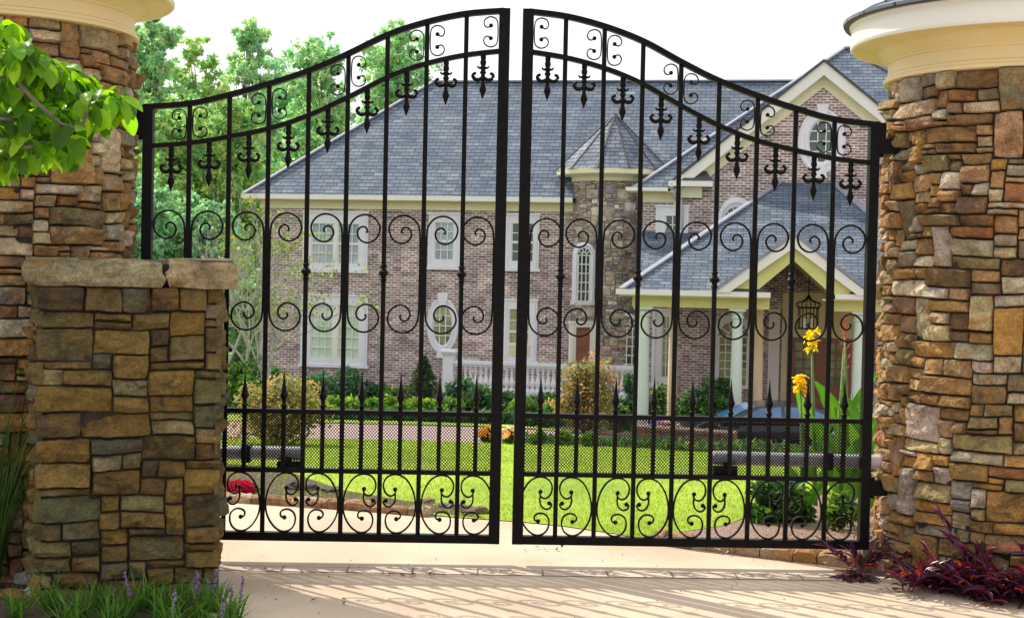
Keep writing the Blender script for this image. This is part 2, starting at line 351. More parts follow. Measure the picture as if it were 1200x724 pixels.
# ------------------------------------------------------------------ round gate towers
def tower(cx, cy, Rr, ztop, seed, label, ghost):
    t = empty('gate_tower', (cx, cy, 0), label, 'stone pillar', 'round stone towers beside the gate')
    mb = MB(); W = 2*math.pi*Rr
    masonry(mb, W, ztop, .040, lambda u, v, d: Vector((cx+(Rr+d)*math.cos(u/Rr+ghost), cy+(Rr+d)*math.sin(u/Rr+ghost), v)), seed, step=.0145, relief=.036, gap=.0022, cellz=.0325,
            sizes=SZ*2+[(3, 7), (6, 5), (4, 8), (6, 6)])
    mb.build('stonework', M['stone'], t, smooth=False)
    b = MB(); b.lathe([(Rr-.024, -.02), (Rr-.024, ztop+.02)], (cx, cy, 0), 64); b.build('mortar', M['mortar'], t, smooth=True)
    c = MB(); z = ztop
    c.lathe([(Rr-.1, z-.005), (Rr+.015, z-.005), (Rr+.03, z), (Rr+.032, z+.018), (Rr+.02, z+.026), (Rr+.018, z+.04), (Rr+.006, z+.048), (Rr+.004, z+.112), (Rr+.014, z+.117),
             (Rr+.016, z+.128), (Rr+.028, z+.134), (Rr+.036, z+.150), (Rr+.056, z+.163), (Rr+.072, z+.182), (Rr+.076, z+.196), (Rr+.090, z+.199), (Rr+.21, z+.203)], (cx, cy, 0), 96)
    o = c.build('cornice', M['bounce_cream'], t, smooth=True)
    fc = MB(); fc.lathe([(Rr+.205, z+.202), (Rr+.218, z+.199), (Rr+.224, z+.206), (Rr+.226, z+.222), (Rr+.218, z+.228), (Rr+.222, z+.325), (Rr+.232, z+.332), (Rr+.234, z+.346), (Rr+.1, z+.35)], (cx, cy, 0), 96)
    f2 = fc.build('fascia', M['pale'], t, smooth=True); e = f2.modifiers.new('e', 'EDGE_SPLIT'); e.split_angle = R(40)
    e = o.modifiers.new('e', 'EDGE_SPLIT'); e.split_angle = R(40)
    rf = MB(); z0 = z+.345; n = 10
    for k in range(n):                       # overlapping courses of shingles, butt edges showing
        r0 = (Rr+.262)*(1-k/n); r1 = (Rr+.262)*(1-(k+1)/n)-.02; za = z0+.52*k/n; zb = z0+.52*(k+1)/n
        rf.lathe([(max(.01, r0-.02), za-.004), (r0+.006, za), (r0+.010+.004*math.sin(k*9), za+.016), (max(.01, r1), zb+.014)], (cx, cy, 0), 64, uvs=True)
    rf.build('shingle_roof', M['shingle_warm'], t)
    d = MB(); d.lathe([(Rr+.235, z+.338), (Rr+.262, z+.336), (Rr+.264, z+.349), (Rr+.235, z+.352)], (cx, cy, 0), 96); d.build('drip_edge', M['darkroof'], t, smooth=True)
    return t
pr = at(1034, 400, 8.4); pl = at(150, 300, 8.15)
TR = .76
rt = (pr.x+TR*1.03, 8.42); lt = (pl.x-.70, 8.12)
tower(rt[0], rt[1], TR, 2.81, 11, 'round golden rubble stone tower right of the gate with purple leaved plants at its foot', 2.0)
tower(lt[0], lt[1], .70, 2.93, 5, 'round stone tower left of the gate half hidden by dogwood leaves and the low pier', 1.0)

# ------------------------------------------------------------------ low square pier in front of the left tower
def pier():
    yaw = R(19); c0 = at(259, 560, 7.32); W = .90; D = .39; H = 1.575
    t = empty('stone_pier', (c0.x-.5, 7.4, 0), 'low square stone pier with thick slab cap standing in front of the left tower', 'stone pier')
    u = Vector((math.cos(yaw), math.sin(yaw), 0)); n = Vector((math.sin(yaw), -math.cos(yaw), 0)); Z = Vector((0, 0, 1))
    FR = Vector((c0.x, c0.y, 0)); FL = FR-u*W; BL = FL-n*D; BR = FR-n*D
    dark = [((.22, .15, .05), 6), ((.26, .17, .045), 4), ((.19, .155, .065), 4), ((.10, .075, .035), 3), ((.14, .135, .075), 3), ((.17, .095, .04), 1), ((.31, .26, .14), 3)]  # stone palette darkened as well for the shaded pier
    szs = [(4, 2), (5, 2), (3, 2), (6, 3), (5, 2), (7, 3), (4, 2), (4, 1), (2, 2), (5, 3), (8, 3), (3, 1), (3, 2), (6, 2), (5, 2), (6, 1), (4, 2), (7, 2), (8, 4)]
    mb = MB()
    for k, (A, du, dn, L) in enumerate(((FL, u, n, W), (BL, n, -u, D), (BR, -u, -n, W), (FR, -n, u, D))):
        masonry(mb, L, H, .046, lambda a, v, d, A=A, du=du, dn=dn: A+du*a+dn*d+Z*(v-.02), 30+k, step=.0135, gap=.0018, relief=.036, warp=.02, pal=dark, sizes=szs, cellz=.041)
    mb.build('stonework', M['stone_pier'], t)
    b = MB(); cc = (FL+BR)/2; b.box(cc+Z*(H/2-.02), (W-.05, D-.05, H), Matrix.Rotation(yaw, 3, 'Z')); b.build('mortar', M['mortar'], t)
    # slab cap: three slabs with split edges
    def slab(a0, a1, th, seed, col):
        s = MB(); nx = max(3, int((a1-a0)/.03)); ny = 26; nz = 6; y0 = -.055; y1 = D+.055; z0 = H-.02; verts = []; grid = {}
        def P(i, j, k):
            a = a0+(a1-a0)*i/nx; y = y0+(y1-y0)*j/ny; z = z0+th*k/nz
            on = [i == 0, i == nx, j == 0, j == ny]
            p = FL+u*a-n*y+Z*z
            dx = 0; dy = 0
            q = noise.noise((a*6, z*22, seed+y*6))*.022+noise.noise((a*19, z*50, seed))*.011
            bul = -.022*(abs(2*k/nz-1)**2.2)
            if on[2]: dy = -(q+bul)
            if on[3]: dy = (q+bul)
            if on[0]: dx = -(q+bul)
            if on[1]: dx = (q+bul)
            zz = noise.noise((a*7, y*7, seed+9))*.010 if k in (0, nz) else 0
            return p+u*dx-n*dy*1.0+Z*zz if not (on[2]) else p+u*dx+n*(q+bul)+Z*zz
        def V(i, j, k):
            if (i, j, k) not in grid: grid[(i, j, k)] = len(verts); verts.append(P(i, j, k))
            return grid[(i, j, k)]
        fs = []
        for i in range(nx):
            for j in range(ny):
                for k in (0, nz): fs.append((V(i, j, k), V(i+1, j, k), V(i+1, j+1, k), V(i, j+1, k)))
        for i in range(nx):
            for k in range(nz):
                for j in (0, ny): fs.append((V(i, j, k), V(i+1, j, k), V(i+1, j, k+1), V(i, j, k+1)))
        for j in range(ny):
            for k in range(nz):
                for i in (0, nx): fs.append((V(i, j, k), V(i, j+1, k), V(i, j+1, k+1), V(i, j, k+1)))
        s.add(verts, fs, col); o = s.build('cap_slab', M['stone_pier'], t)
    slab(-.06, .603, .134, 3, (.40, .36, .22)); slab(.612, .965, .142, 8, (.46, .36, .21))
    jm = MB(); jm.box(FL+u*.608-n*(D/2)+Z*(H+.045), (.04, D+.02, .10), Matrix.Rotation(yaw, 3, 'Z')); jm.build('cap_joint', M['mortar'], t)
    return t
pier()

# ------------------------------------------------------------------ the double gate
GP = Plane(0, 0, 0)
_a = Vector((-2.09, 8.2, 0)); _b = Vector((2.084, 8.33, 0))
GP.u = (_b-_a).normalized(); GP.n = Vector((GP.u.y, -GP.u.x, 0)); GP.P = (_a+_b)/2; GP.a = -math.atan2(GP.u.y, GP.u.x)
seam = (GP.hit(592.5, 632)[0]+GP.hit(605.5, 12)[0])/2
GP.P = GP.P+GP.u*seam
SH = (GP.hit(1018, 641)[0]-GP.hit(163, 629)[0])/2
def gz(px, py): s_, z_ = GP.hit(px, py); return (s_, z_)
OUT = [gz(*p) for p in [(620, 14), (665, 20), (710, 32), (754, 49), (800, 74), (840, 94), (887, 112.5), (932, 127.5), (977, 140), (1028, 146.5)]]
INN = [gz(*p) for p in [(620, 61), (665, 68.5), (710, 81), (751, 98), (797, 124), (841, 147), (887, 165), (932, 176.5), (977, 186), (1028, 192)]]
OUT = [(p.x, p.y) for p in catmull([(a, b, 0) for a, b in OUT], 5)]; INN = [(p.x, p.y) for p in catmull([(a, b, 0) for a, b in INN], 5)]
BARS = [gz(x, 181)[0] for x in (660, 705.5, 751, 796, 841, 886.5, 931.5, 977)]
ZB = .115; ZL = gz(700, 556.5)[1]; ZM = gz(700, 488)[1]; ZT = ZB+.047
K = .0049/4
def leaf(sign, label):
    hx = sign*SH
    base = GP.pt(hx, 0)
    t = empty('gate_leaf', base, label, 'gate', 'two leaves of the iron gate', rz=-GP.a)
    
    def Lp(s, z, y=0.0): return Vector((sign*s-hx, y, z))
    I = M['iron']; NR = (0, 1, 0)
    def rib(pts, w, d, name, y=0.0, balls=()):
        m = MB(); pp = catmull([Lp(s, z, y) for s, z in pts], 4); m.ribbon(pp, w, d, NR)
        for (s, z, r) in balls: m.ball(Lp(s, z, y), r, 8)
        m.build(name, I, t, local=True, smooth=False); return m
    # posts
    for (a, b, nm, top) in ((.036, .036+.062, 'latch_post', OUT[0][1]+.012), (SH-.055, SH, 'hinge_post', OUT[-1][1]+.016)):
        m = MB(); m.box(Lp((a+b)/2, (ZB+top)/2), (b-a, .06, top-ZB)); m.build(nm, I, t, local=True)
    i0 = .098; i1 = SH-.055
    for (tab, nm, w) in ((OUT, 'top_rail', .031), (INN, 'arched_rail', .026)):
        m = MB(); pts = [Lp(max(i0-.03, min(i1+.03, s)), z) for s, z in tab if i0-.05 < s < i1+.06]
        m.ribbon(pts, w, .045, NR); m.build(nm, I, t, local=True)
    for (z, h, nm, d) in ((ZB+.0235, .047, 'bottom_rail', .05), (ZL, .024, 'lower_rail', .042), (ZM, .026, 'middle_rail', .042)):
        m = MB(); m.box(Lp((i0+i1)/2, z), (i1-i0, d, h)); m.build(nm, I, t, local=True)
    for k, s in enumerate(BARS):
        m = MB(); m.box(Lp(s, (ZT+interp(OUT, s))/2), (.0255, .015, interp(OUT, s)-ZT))
        if k % 2 == 0:
            m.lathe([(.012, -.052), (.022, -.04), (.015, -.03), (.016, -.02), (.028, -.008), (.03, 0), (.028, .008), (.016, .02), (.015, .03), (.022, .04), (.012, .052)], Lp(s, gz(751, 326)[1]), 8)
        m.build('bar', I, t, local=True)
    # C scrolls between the bars
    up = [(5, 0), (14, 40), (40, 70), (80, 82), (118, 70), (143, 40), (147, 10), (135, -22), (110, -42), (85, -47), (62, -38), (48, -20), (44, 0), (52, 18), (68, 27), (83, 22), (90, 8), (84, -2)]
    zt = gz(705, 278.5)[1]; zb = gz(705, 374)[1]
    def cscroll(s, dr):
        o = .0125
        top = [(s+dr*(o+(x+1)*K), zt+y*K) for x, y in up]; bot = [(s+dr*(o+(x+1)*K), zb-y*K) for x, y in up]
        pts = top[::-1]+[(s+dr*(o+.005), (zt*3+zb)/4), (s+dr*(o+.005), (zt+zb*3)/4)]+bot
        rib(pts, .0105, .012, 'c_scroll')
    for s, drs in [(.098-.0125, (1,))]+[(BARS[k], (-1, 1)) for k in (1, 3, 5, 7)]:
        for dr in drs: cscroll(s, dr)
    # small scrolls in the top band, centred in the band
    sm = [(5, 0), (12, 28), (35, 40), (60, 32), (70, 12), (62, -6), (48, -8), (37, 0)]
    for s, drs in [(.098-.0125, (1,))]+[(BARS[k], (-1, 1)) for k in (1, 3, 5, 7)]:
        for dr in drs:
            cs = s+dr*.05; zc = (interp(OUT, cs)+interp(INN, cs))/2; o = .0125
            a = [(s+dr*(o+x*K), zc+.036+y*K) for x, y in sm]; b = [(s+dr*(o+x*K), zc-.036-y*K) for x, y in sm]
            m = MB(); pp = catmull([Lp(p, z) for p, z in a[::-1]+b], 4); m.ribbon(pp, .0066, .012, NR)
            for q in (a[-1], b[-1]): m.ball(Lp(*q), .0125, 8)
            m.build('small_scroll', I, t, local=True)
    # hanging finials
    mids = [(a+b)/2 for a, b in zip([.085]+BARS, BARS+[SH-.055])]
    for s in mids:
        z0 = interp(INN, s)-.01; m = MB(); c = Lp(s, z0)
        prof = [(.015, 0), (.016, -.022), (.013, -.026), (.018, -.04), (.016, -.055), (.011, -.062), (.020, -.070), (.012, -.077), (.014, -.092), (.0195, -.101), (.011, -.112), (.013, -.128), (.019, -.14), (.010, -.149), (.012, -.165), (.0215, -.197), (.012, -.222), (.001, -.252)]
        m.lathe(prof, c, 8)
        for d in (-1, 1):
            m.tube(catmull([c+Vector((d*x, 0, z)) for x, z in [(.004, -.128), (.02, -.140), (.038, -.142), (.053, -.131), (.058, -.115), (.050, -.104)]], 3), [.010, .0105, .011, .0112, .0115, .0118, .0116, .0114, .0112, .011, .0105, .010, .009, .008, .0075, .007], 6)
            m.ball(c+Vector((d*.047, 0, -.106)), .010, 6)
            m.tube([c+Vector((d*.01, 0, -.076)), c+Vector((d*.026, 0, -.074)), c+Vector((d*.034, 0, -.064))], [.007, .006, .004], 6)
        m.build('hanging_finial', I, t, local=True, smooth=True)
        m = MB(); c = Lp(s, ZM+.012)
        m.lathe([(.013, -.004), (.013, .01), (.019, .018), (.018, .026), (.012, .032), (.013, .05), (.0265, .078), (.017, .10), (.0075, .15), (.0008, .222)], c, 8)
        m.box(Lp(s, (ZL+ZM)/2), (.024, .018, ZM-ZL-.024)); m.build('picket', I, t, local=True)
    # woven mesh behind the pickets
    m = MB(); x0, x1, z0, z1 = i0+.001, i1-.001, ZL+.012, ZM-.013; H = z1-z0; p = .0172; sl = 1.15
    for dd in (-1, 1):
        k = -int(H/sl/p)-2
        while True:
            b = x0+k*p
            if b > x1+H/sl: break
            pts = []
            for z in (z0, z1):
                x = b+((z-z0)/sl if dd > 0 else (z1-z)/sl)
                pts.append((x, z))
            (xa, za), (xb, zb_) = pts
            lo, hi = (0, 1)
            def cl(xq):  # parameter where x==xq
                return (xq-xa)/(xb-xa)
            t0, t1 = sorted((cl(x0), cl(x1))); t0 = max(0, t0); t1 = min(1, t1)
            if t1 > t0+.01:
                A = (xa+(xb-xa)*t0, za+(zb_-za)*t0); B = (xa+(xb-xa)*t1, za+(zb_-za)*t1)
                m.bar(Lp(A[0], A[1], .018+dd*.002), Lp(B[0], B[1], .018+dd*.002), .0038, .003, NR)
            k += 1
    m.build('mesh_panel', M['mesh'], t, local=True)
    # scrolls of the bottom panel
    big = [(80, 262), (95, 258), (99, 243), (88, 230), (62, 226), (38, 240), (29, 268), (38, 300), (62, 320), (95, 322), (130, 300), (158, 258), (168, 210), (160, 150), (135, 100), (105, 74), (70, 66), (38, 76), (20, 100), (19, 128), (32, 152), (52, 161), (70, 152), (76, 134)]
    sml = [(72, 150), (74, 170), (68, 192), (50, 207), (30, 205), (19, 190), (26, 178)]
    yc = 345; ybar = ZT
    hh = (ZL-.012-ZT)/((345-14-65)*K); 
    def bs(s, dr):
        f = lambda x, y: (s+dr*(x*K*1.0), ZT+(326-y)*K*hh*1.015)
        m = MB(); pp = catmull([Lp(*f(x, y)) for x, y in big], 3); m.ribbon(pp, .0092, .018, NR)
        m.ribbon(catmull([Lp(*f(x, y)) for x, y in sml], 3), .0092, .018, NR)
        for (x, y) in ((80, 262), (72, 132), (30, 182)): m.ball(Lp(*f(x, y)), .0135, 8)
        m.build('bottom_scroll', I, t, local=True)
    for k in (0, 2, 4, 6):
        for dr in (-1, 1): bs(BARS[k], dr)
    bs(SH-.055-.01, -1)
    # hinges and leaf guides
    for z, w in ((gz(1030, 172)[1], .11), (gz(1020, 571)[1], .10)):
        m = MB(); m.box(Lp(SH+w/2, z, .0), (w, .07, .085)); m.tube([Lp(SH+.012, z-.06), Lp(SH+.012, z+.06)], .018, 10); m.build('hinge', I, t, local=True)
    m = MB(); m.box(Lp(SH+.012, OUT[-1][1]-.035), (.05, .05, .09)); m.build('stop_block', I, t, local=True)
    return t
leaf(-1, 'left leaf of the black iron gate with scrolls hanging finials and low mesh panel')
leaf(1, 'right leaf of the black iron gate hinged to the golden stone tower')

# gate openers: a ram along each leaf
def opener(x0, x1, y, lab, s):
    Y = 8.42
    A = at(x0, y[0], Y); B = at(x1, y[1], Y)
    t = empty('gate_opener', Vector(((A.x+B.x)/2, Y, 0)), lab, 'gate opener', 'ram gate openers')
    m = MB(); m.tube([A, A+(B-A)*.02, B-(B-A)*.02, B], [.036, .04, .04, .036], 20); m.build('ram', M['white_metal'], t, smooth=True)
    m = MB(); e = A if s > 0 else B; d = (B-A).normalized()*s
    m.box(e+d*.07+Vector((0, -.04, -.065)), (.14, .07, .045)); m.box(e+d*.08+Vector((0, -.01, -.03)), (.03, .05, .06)); m.build('front_bracket', M['iron'], t)
    m = MB(); e2 = B if s > 0 else A; m.box(e2-d*.32, (.05, .10, .10)); m.build('clamp', M['iron'], t)
    m = MB(); m.bar(e2-d*.02, e2+d*.14+Vector((0, .03, 0)), .05, .05, (0, 0, 1)); m.build('rear_bracket', M['iron'], t)
opener(834, 1034, (536, 541), 'long grey gate opener ram behind the right gate leaf', 1)
opener(225, 355, (530, 531), 'grey gate opener ram behind the left gate leaf partly hidden by the pier', -1)
# ------------------------------------------------------------------ ground, lawn, drive
def ss(a, b, x): t = max(0, min(1, (x-a)/(b-a))); return t*t*(3-2*t)
def tz(x, y):
    k = .085+(.110-.085)*ss(-1, 6, x)
    ye = max(0, y-11.5)
    s = k*(ye-1.2*(1-math.exp(-ye/1.2)))
    lim = 2.16+.5*ss(-1, 6, x)
    return -min(s, lim) if s < lim-.25 else -(lim-.25+.25*(1-math.exp(-(s-lim+.25)/.25)))
def surf(name, mats, x0, x1, y0, y1, nx, ny, dz, inside=None, kind='structure', fx=None):
    m = MB(); vs = []; 
    for j in range(ny+1):
        for i in range(nx+1):
            x = x0+(x1-x0)*i/nx; y = y0+(y1-y0)*j/ny; vs.append(Vector((x, y, tz(x, y)+dz)))
    fs = [(j*(nx+1)+i, j*(nx+1)+i+1, (j+1)*(nx+1)+i+1, (j+1)*(nx+1)+i) for j in range(ny) for i in range(nx)]
    m.add(vs, fs, (1, 1, 1), [[(vs[k].x, vs[k].y) for k in f] for f in fs])
    return m.build(name, mats, kind=kind, smooth=True)
def sheet(name, mt, outline, dz, step=.5):           # polygon on the terrain, cut into a grid so it follows the slope
    import bmesh
    bm = bmesh.new(); vs = [bm.verts.new((x, y, 0)) for x, y in outline]; bm.faces.new(vs)
    ys = [p[1] for p in outline]; xs = [p[0] for p in outline]
    y = min(ys)+step
    while y < max(ys):
        bmesh.ops.bisect_plane(bm, geom=bm.verts[:]+bm.edges[:]+bm.faces[:], plane_co=(0, y, 0), plane_no=(0, 1, 0)); y += step
    x = min(xs)+step*2
    while x < max(xs):
        bmesh.ops.bisect_plane(bm, geom=bm.verts[:]+bm.edges[:]+bm.faces[:], plane_co=(x, 0, 0), plane_no=(1, 0, 0)); x += step*2
    bmesh.ops.triangulate(bm, faces=[f for f in bm.faces if len(f.verts) > 4])
    for v in bm.verts: v.co.z = tz(v.co.x, v.co.y)+dz
    me = bpy.data.meshes.new(name); bm.normal_update()
    for f in bm.faces:
        if f.normal.z < 0: f.normal_flip()
    bm.to_mesh(me); bm.free(); me.materials.append(mt)
    o = bpy.data.objects.new(name, me); COL.objects.link(o); tag(o, kind='structure'); return o
M['earth'] = noisy('earth', (.05, .035, .022), (.10, .07, .045), 3, .95, .5, 30)
M['mulch'] = noisy('mulch', (.13, .07, .045), (.58, .42, .34), 75, .95, 1.0, 90, dist=.03)
M['mulch_dark'] = noisy('mulch_dark', (.05, .03, .02), (.14, .08, .06), 50, .95, 1.0, 80, dist=.03)
M['lawn'] = noisy('lawn', (.28, .40, .022), (.36, .48, .03), 1.6, .9, .5, 160, c3=(.21, .33, .02), s3=.7)
M['concrete'] = noisy('drive_concrete', (.55, .43, .31), (.68, .545, .41), 2.6, .9, .4, 120, c3=(.47, .36, .26), s3=1.3, dist=.006)
M['paver'] = brickmat('paver', (.48, .36, .28), (.60, .46, .36), (.30, .22, .16), .62, .22, .008, bump=.3)
M['court'] = brickmat('court_paver', (.62, .46, .42), (.72, .56, .51), (.45, .34, .31), .22, .11, .01)
M['edge'] = noisy('edging_brick', (.42, .22, .12), (.60, .42, .27), 7, .85, .4, 50)
surf('ground', M['earth'], -260, 260, -12, 620, 60, 160, -.012)
Mx = M
# lawn behind the gate, courtyard drive, beds
g = lambda px, py: (gnd(px, py).x, gnd(px, py).y)
kerbR = [g(1200, 690), g(1130, 684), g(1070, 676), g(1010, 668.5), g(955, 661), g(900, 654.5), g(850, 648.5), g(800, 642.5), g(762, 637.5)]
farE = [g(722, 627), g(660, 618), g(610, 613), g(560, 611), g(500, 606), g(450, 601), g(400, 597), g(330, 592.5), g(260, 588)]
pz = pl.x
drive = [(-3.1, -8), (6.5, -8), (6.5, 4.5), (4.4, 6.1)]+kerbR+[(x, y+.16) for x, y in farE]+[(-3.6, 10.9), (-8, 12.6), (-14, 13.6), (-14, 10.9), (-8, 9.6), (-3.9, 8.6), (-2.9, 8.25), (-2.4, 7.4), g(255, 692), g(244, 712), g(225, 740), (-2.6, 4.5)]
sheet('driveway', M['concrete'], drive, 0.0, .6)
lawn = [g(764, 634), g(720, 625.5), g(660, 616.8), g(610, 611.8), (-1.0, 9.95), (-2.4, 10.6), (-3.6, 11.2), (-8, 12.9), (-14, 14), (-14, 17.5), (12, 17.8), (12, 13), g(1100, 562), g(960, 580), g(890, 600), g(850, 616), g(790, 625)]
sheet('lawn', M['lawn'], lawn, .006, .5)
sheet('lawn_slope', M['lawn'], [(-22, 24.5), (1.2, 27), (3, 30), (3, 33), (-3, 36), (-22, 36)], .008, 1)
sheet('courtyard_drive', M['court'], [(-26, 17.6), (12, 17.8), (14, 22), (20, 24), (20, 40), (4.2, 40), (3.4, 31), (1.5, 26.5), (-26, 24.0)], .002, 1)
sheet('mulch_bed', M['mulch'], [(.86, 9.0), (1.15, 8.75), (1.62, 8.5), (2.1, 8.12), (2.35, 7.9), (2.9, 7.4), (6, 6.4), (7, 9), (7, 12.6), (5.3, 12.2), (2.4, 11.2), (1.1, 10)], .003, .5)
sheet('left_bed', M['mulch_dark'], [(-7, 5.6), (-2.35, 6.35), (-1.98, 7.0), (-1.95, 7.6), (-2.4, 8.2), (-3.2, 8.45), (-7, 9.2)], .010, .4)
# strip where the drive is finished with long pavers, running under the shadow line
ja = gnd(150, 659.5); jb = gnd(1010, 674); 
pm = MB(); u_ = (jb-ja).normalized(); v_ = Vector((-u_.y, u_.x, 0))
pm.poly([ja+Vector((0, 0, .004)), ja-v_*.16+Vector((0, 0, .004)), jb-v_*.16+Vector((0, 0, .004)), jb+Vector((0, 0, .004))], u_, v_)
M['band'] = brickmat('band_paver', (.55, .44, .35), (.62, .50, .40), (.20, .155, .12), .36, .155, .005, off=0, bump=.3)
pm.build('paver_band', M['band'], kind='structure')
# edging stones: one kerb each side
def kerb(name, pts, seed, w=.13, h=.075, mt=None, L0=.20, side=1):
    r = random.Random(seed); m = MB(); P = [Vector((x, y, 0)) for x, y in pts]; seg = []; 
    acc = [0]
    for a, b in zip(P, P[1:]): acc.append(acc[-1]+(b-a).length)
    def pos(s):
        for k in range(len(P)-1):
            if s <= acc[k+1]: t = (s-acc[k])/(acc[k+1]-acc[k]); return P[k].lerp(P[k+1], t)
        return P[-1]
    s = 0
    while s < acc[-1]-.05:
        L = min(L0*r.uniform(.7, 1.35), acc[-1]-s); a = pos(s+.004); b = pos(s+L-.004); c = (a+b)/2; d = (b-a).normalized(); n = Vector((-d.y, d.x, 0))*side
        hh = h*r.uniform(.8, 1.2); bb = len(m.v); W = w*r.uniform(.85, 1.15); vs = []; nx, ny = 6, 5
        zz = tz(c.x, c.y)
        def f(i, j, k):
            x = (i/nx-.5)*2; y = (j/ny); ro = 1-.10*(abs(x)**6); 
            q = Vector((c.x*9+x, c.y*9+y*2, k*1.0))
            z = (k*hh*(1-.25*abs(2*y-1)**4-.18*abs(x)**6)) if k else -.02
            z += k*noise.noise(q*3)*.012
            return c+d*(x*(b-a).length/2)+n*(y*W+noise.noise(q*2)*.008)+Vector((0, 0, zz+z))
        for k in (0, 1):
            for j in range(ny+1):
                for i in range(nx+1): vs.append(f(i, j, k))
        S = (nx+1)*(ny+1); fs = [(S+j*(nx+1)+i, S+j*(nx+1)+i+1, S+(j+1)*(nx+1)+i+1, S+(j+1)*(nx+1)+i) for j in range(ny) for i in range(nx)]
        for i in range(nx): fs += [(i, i+1, S+i+1, S+i), (ny*(nx+1)+i, ny*(nx+1)+i+1, S+ny*(nx+1)+i+1, S+ny*(nx+1)+i)]
        for j in range(ny): fs += [(j*(nx+1), (j+1)*(nx+1), S+(j+1)*(nx+1), S+j*(nx+1)), (j*(nx+1)+nx, (j+1)*(nx+1)+nx, S+(j+1)*(nx+1)+nx, S+j*(nx+1)+nx)]
        m.add(vs, fs, r.choice([(.50, .29, .17), (.58, .42, .28), (.46, .25, .13), (.62, .48, .35), (.52, .36, .22)])); s += L
    m.build(name, M['stone'], kind='structure', smooth=False)
kerb('kerb', kerbR, 3, side=-1)
kerb('kerb_far', [(-7.8, 12.55), (-3.7, 10.95)]+farE[:3:-1], 6, w=.10, h=.06, L0=.22, side=1)

# ------------------------------------------------------------------ camera, sun, sky
cam = bpy.data.cameras.new('camera'); co = bpy.data.objects.new('camera', cam); COL.objects.link(co)
Zc = Vector((0, sp, cp)); fw = Vector((0, cp, -sp)); Xw = Vector((1, 0, 0))
rx = Xw*cr+Zc*sr; upv = Xw*(-sr)+Zc*cr
co.matrix_world = Matrix(((rx.x, upv.x, -fw.x, 0), (rx.y, upv.y, -fw.y, 0), (rx.z, upv.z, -fw.z, CAMZ), (0, 0, 0, 1)))
cam.sensor_width = 36; cam.lens = F/1200*36; cam.clip_end = 2000; cam.clip_start = .1
scene.camera = co
SAZ, SEL = R(-47), R(45)          # azimuth from +Y (negative: to the left), elevation
sd = Vector((math.sin(SAZ)*math.cos(SEL), math.cos(SAZ)*math.cos(SEL), math.sin(SEL)))
sl = bpy.data.lights.new('sun', 'SUN'); sl.energy = 5.0; sl.angle = R(.6); sl.color = (1, .93, .80)
so = bpy.data.objects.new('sun', sl); COL.objects.link(so); so.rotation_euler = (-sd).to_track_quat('-Z', 'Y').to_euler(); so.location = (-20, 20, 30)
w = bpy.data.worlds.new('World'); scene.world = w; w.use_nodes = True; N = w.node_tree.nodes; L = w.node_tree.links
sk = N.new('ShaderNodeTexSky'); sk.sky_type = 'NISHITA'; sk.sun_disc = False; sk.sun_elevation = SEL; sk.sun_rotation = SAZ
sk.air_density = 1.0; sk.dust_density = 6.0; sk.ozone_density = 1.0
mx = N.new('ShaderNodeMix'); mx.data_type = 'RGBA'; mx.inputs[0].default_value = .72
L.new(sk.outputs[0], mx.inputs[6]); mx.inputs[7].default_value = (10.9, 11.0, 11.3, 1)      # thin bright haze over the whole sky
L.new(mx.outputs[2], N['Background'].inputs[0]); N['Background'].inputs[1].default_value = .13
scene.view_settings.view_transform = 'Standard'; scene.view_settings.look = 'None'; scene.view_settings.exposure = 0
scene.render.engine = 'CYCLES'
scene.cycles.max_bounces = 6; scene.cycles.transparent_max_bounces = 4; scene.cycles.diffuse_bounces = 3
# ------------------------------------------------------------------ the house
PA = Plane(at(480, 300, 44).x, 44, 10)          # left wing front
PC = Plane(at(900, 300, 41).x, 41, 10)          # right wing front
PD = Plane(at(870, 300, 36).x, 36, 10)          # porch front
house = empty('brick_house', PA.pt(3, -2.2), 'large two storey red brown brick house with slate grey roofs stone turret and columned porch', 'house')
def H(m, name, mats, parent=None, **k): return m.build(name, mats, parent or house, **k)
def wallpoly(P, pts, mt, name='wall', out=0.0, zlow=None):
    m = MB(); vs = [P.pt(a, z, out) for a, z in pts]; m.poly(vs, P.u, (0, 0, 1)); return H(m, name, mt)
hA = lambda x, y, o=0.0: PA.hit(x, y, o)
hC = lambda x, y, o=0.0: PC.hit(x, y, o)
hD = lambda x, y, o=0.0: PD.hit(x, y, o)
ZG = -2.4
# left wing ------------------------------------------------------
aL = hA(306, 300)[0]; aR = hA(672, 300)[0]; eA = hA(480, 231, .45)[1]
fr = hA(480, 246)[1]
wallpoly(PA, [(aL, -3), (aR, -3), (aR, fr+.05), (aL, fr+.05)], M['brick'])
m = MB(); A = PA.pt(aL, 0); B = PA.pt(aL, 0, -9.4)          # left flank
m.poly([B+Vector((0, 0, -3)), A+Vector((0, 0, -3)), A+Vector((0, 0, fr)), B+Vector((0, 0, fr))], A-B, (0, 0, 1)); H(m, 'wall', M['brick'])
def hbox(P, a0, a1, z0, z1, o0, o1, mt, name, parent=None):
    m = MB(); m.box(P.pt((a0+a1)/2, (z0+z1)/2, (o0+o1)/2), (a1-a0, abs(o1-o0), z1-z0), P.rot()); return H(m, name, mt, parent)
hbox(PA, aL-.04, aR, fr, eA-.12, -.1, .06, M['house_cream'], 'frieze')
hbox(PA, aL-.45, aR, eA-.13, eA-.10, -.2, .44, M['soffit'], 'soffit')
hbox(PA, aL-.50, aR, eA-.10, eA+.04, .36, .50, M['pale'], 'gutter')
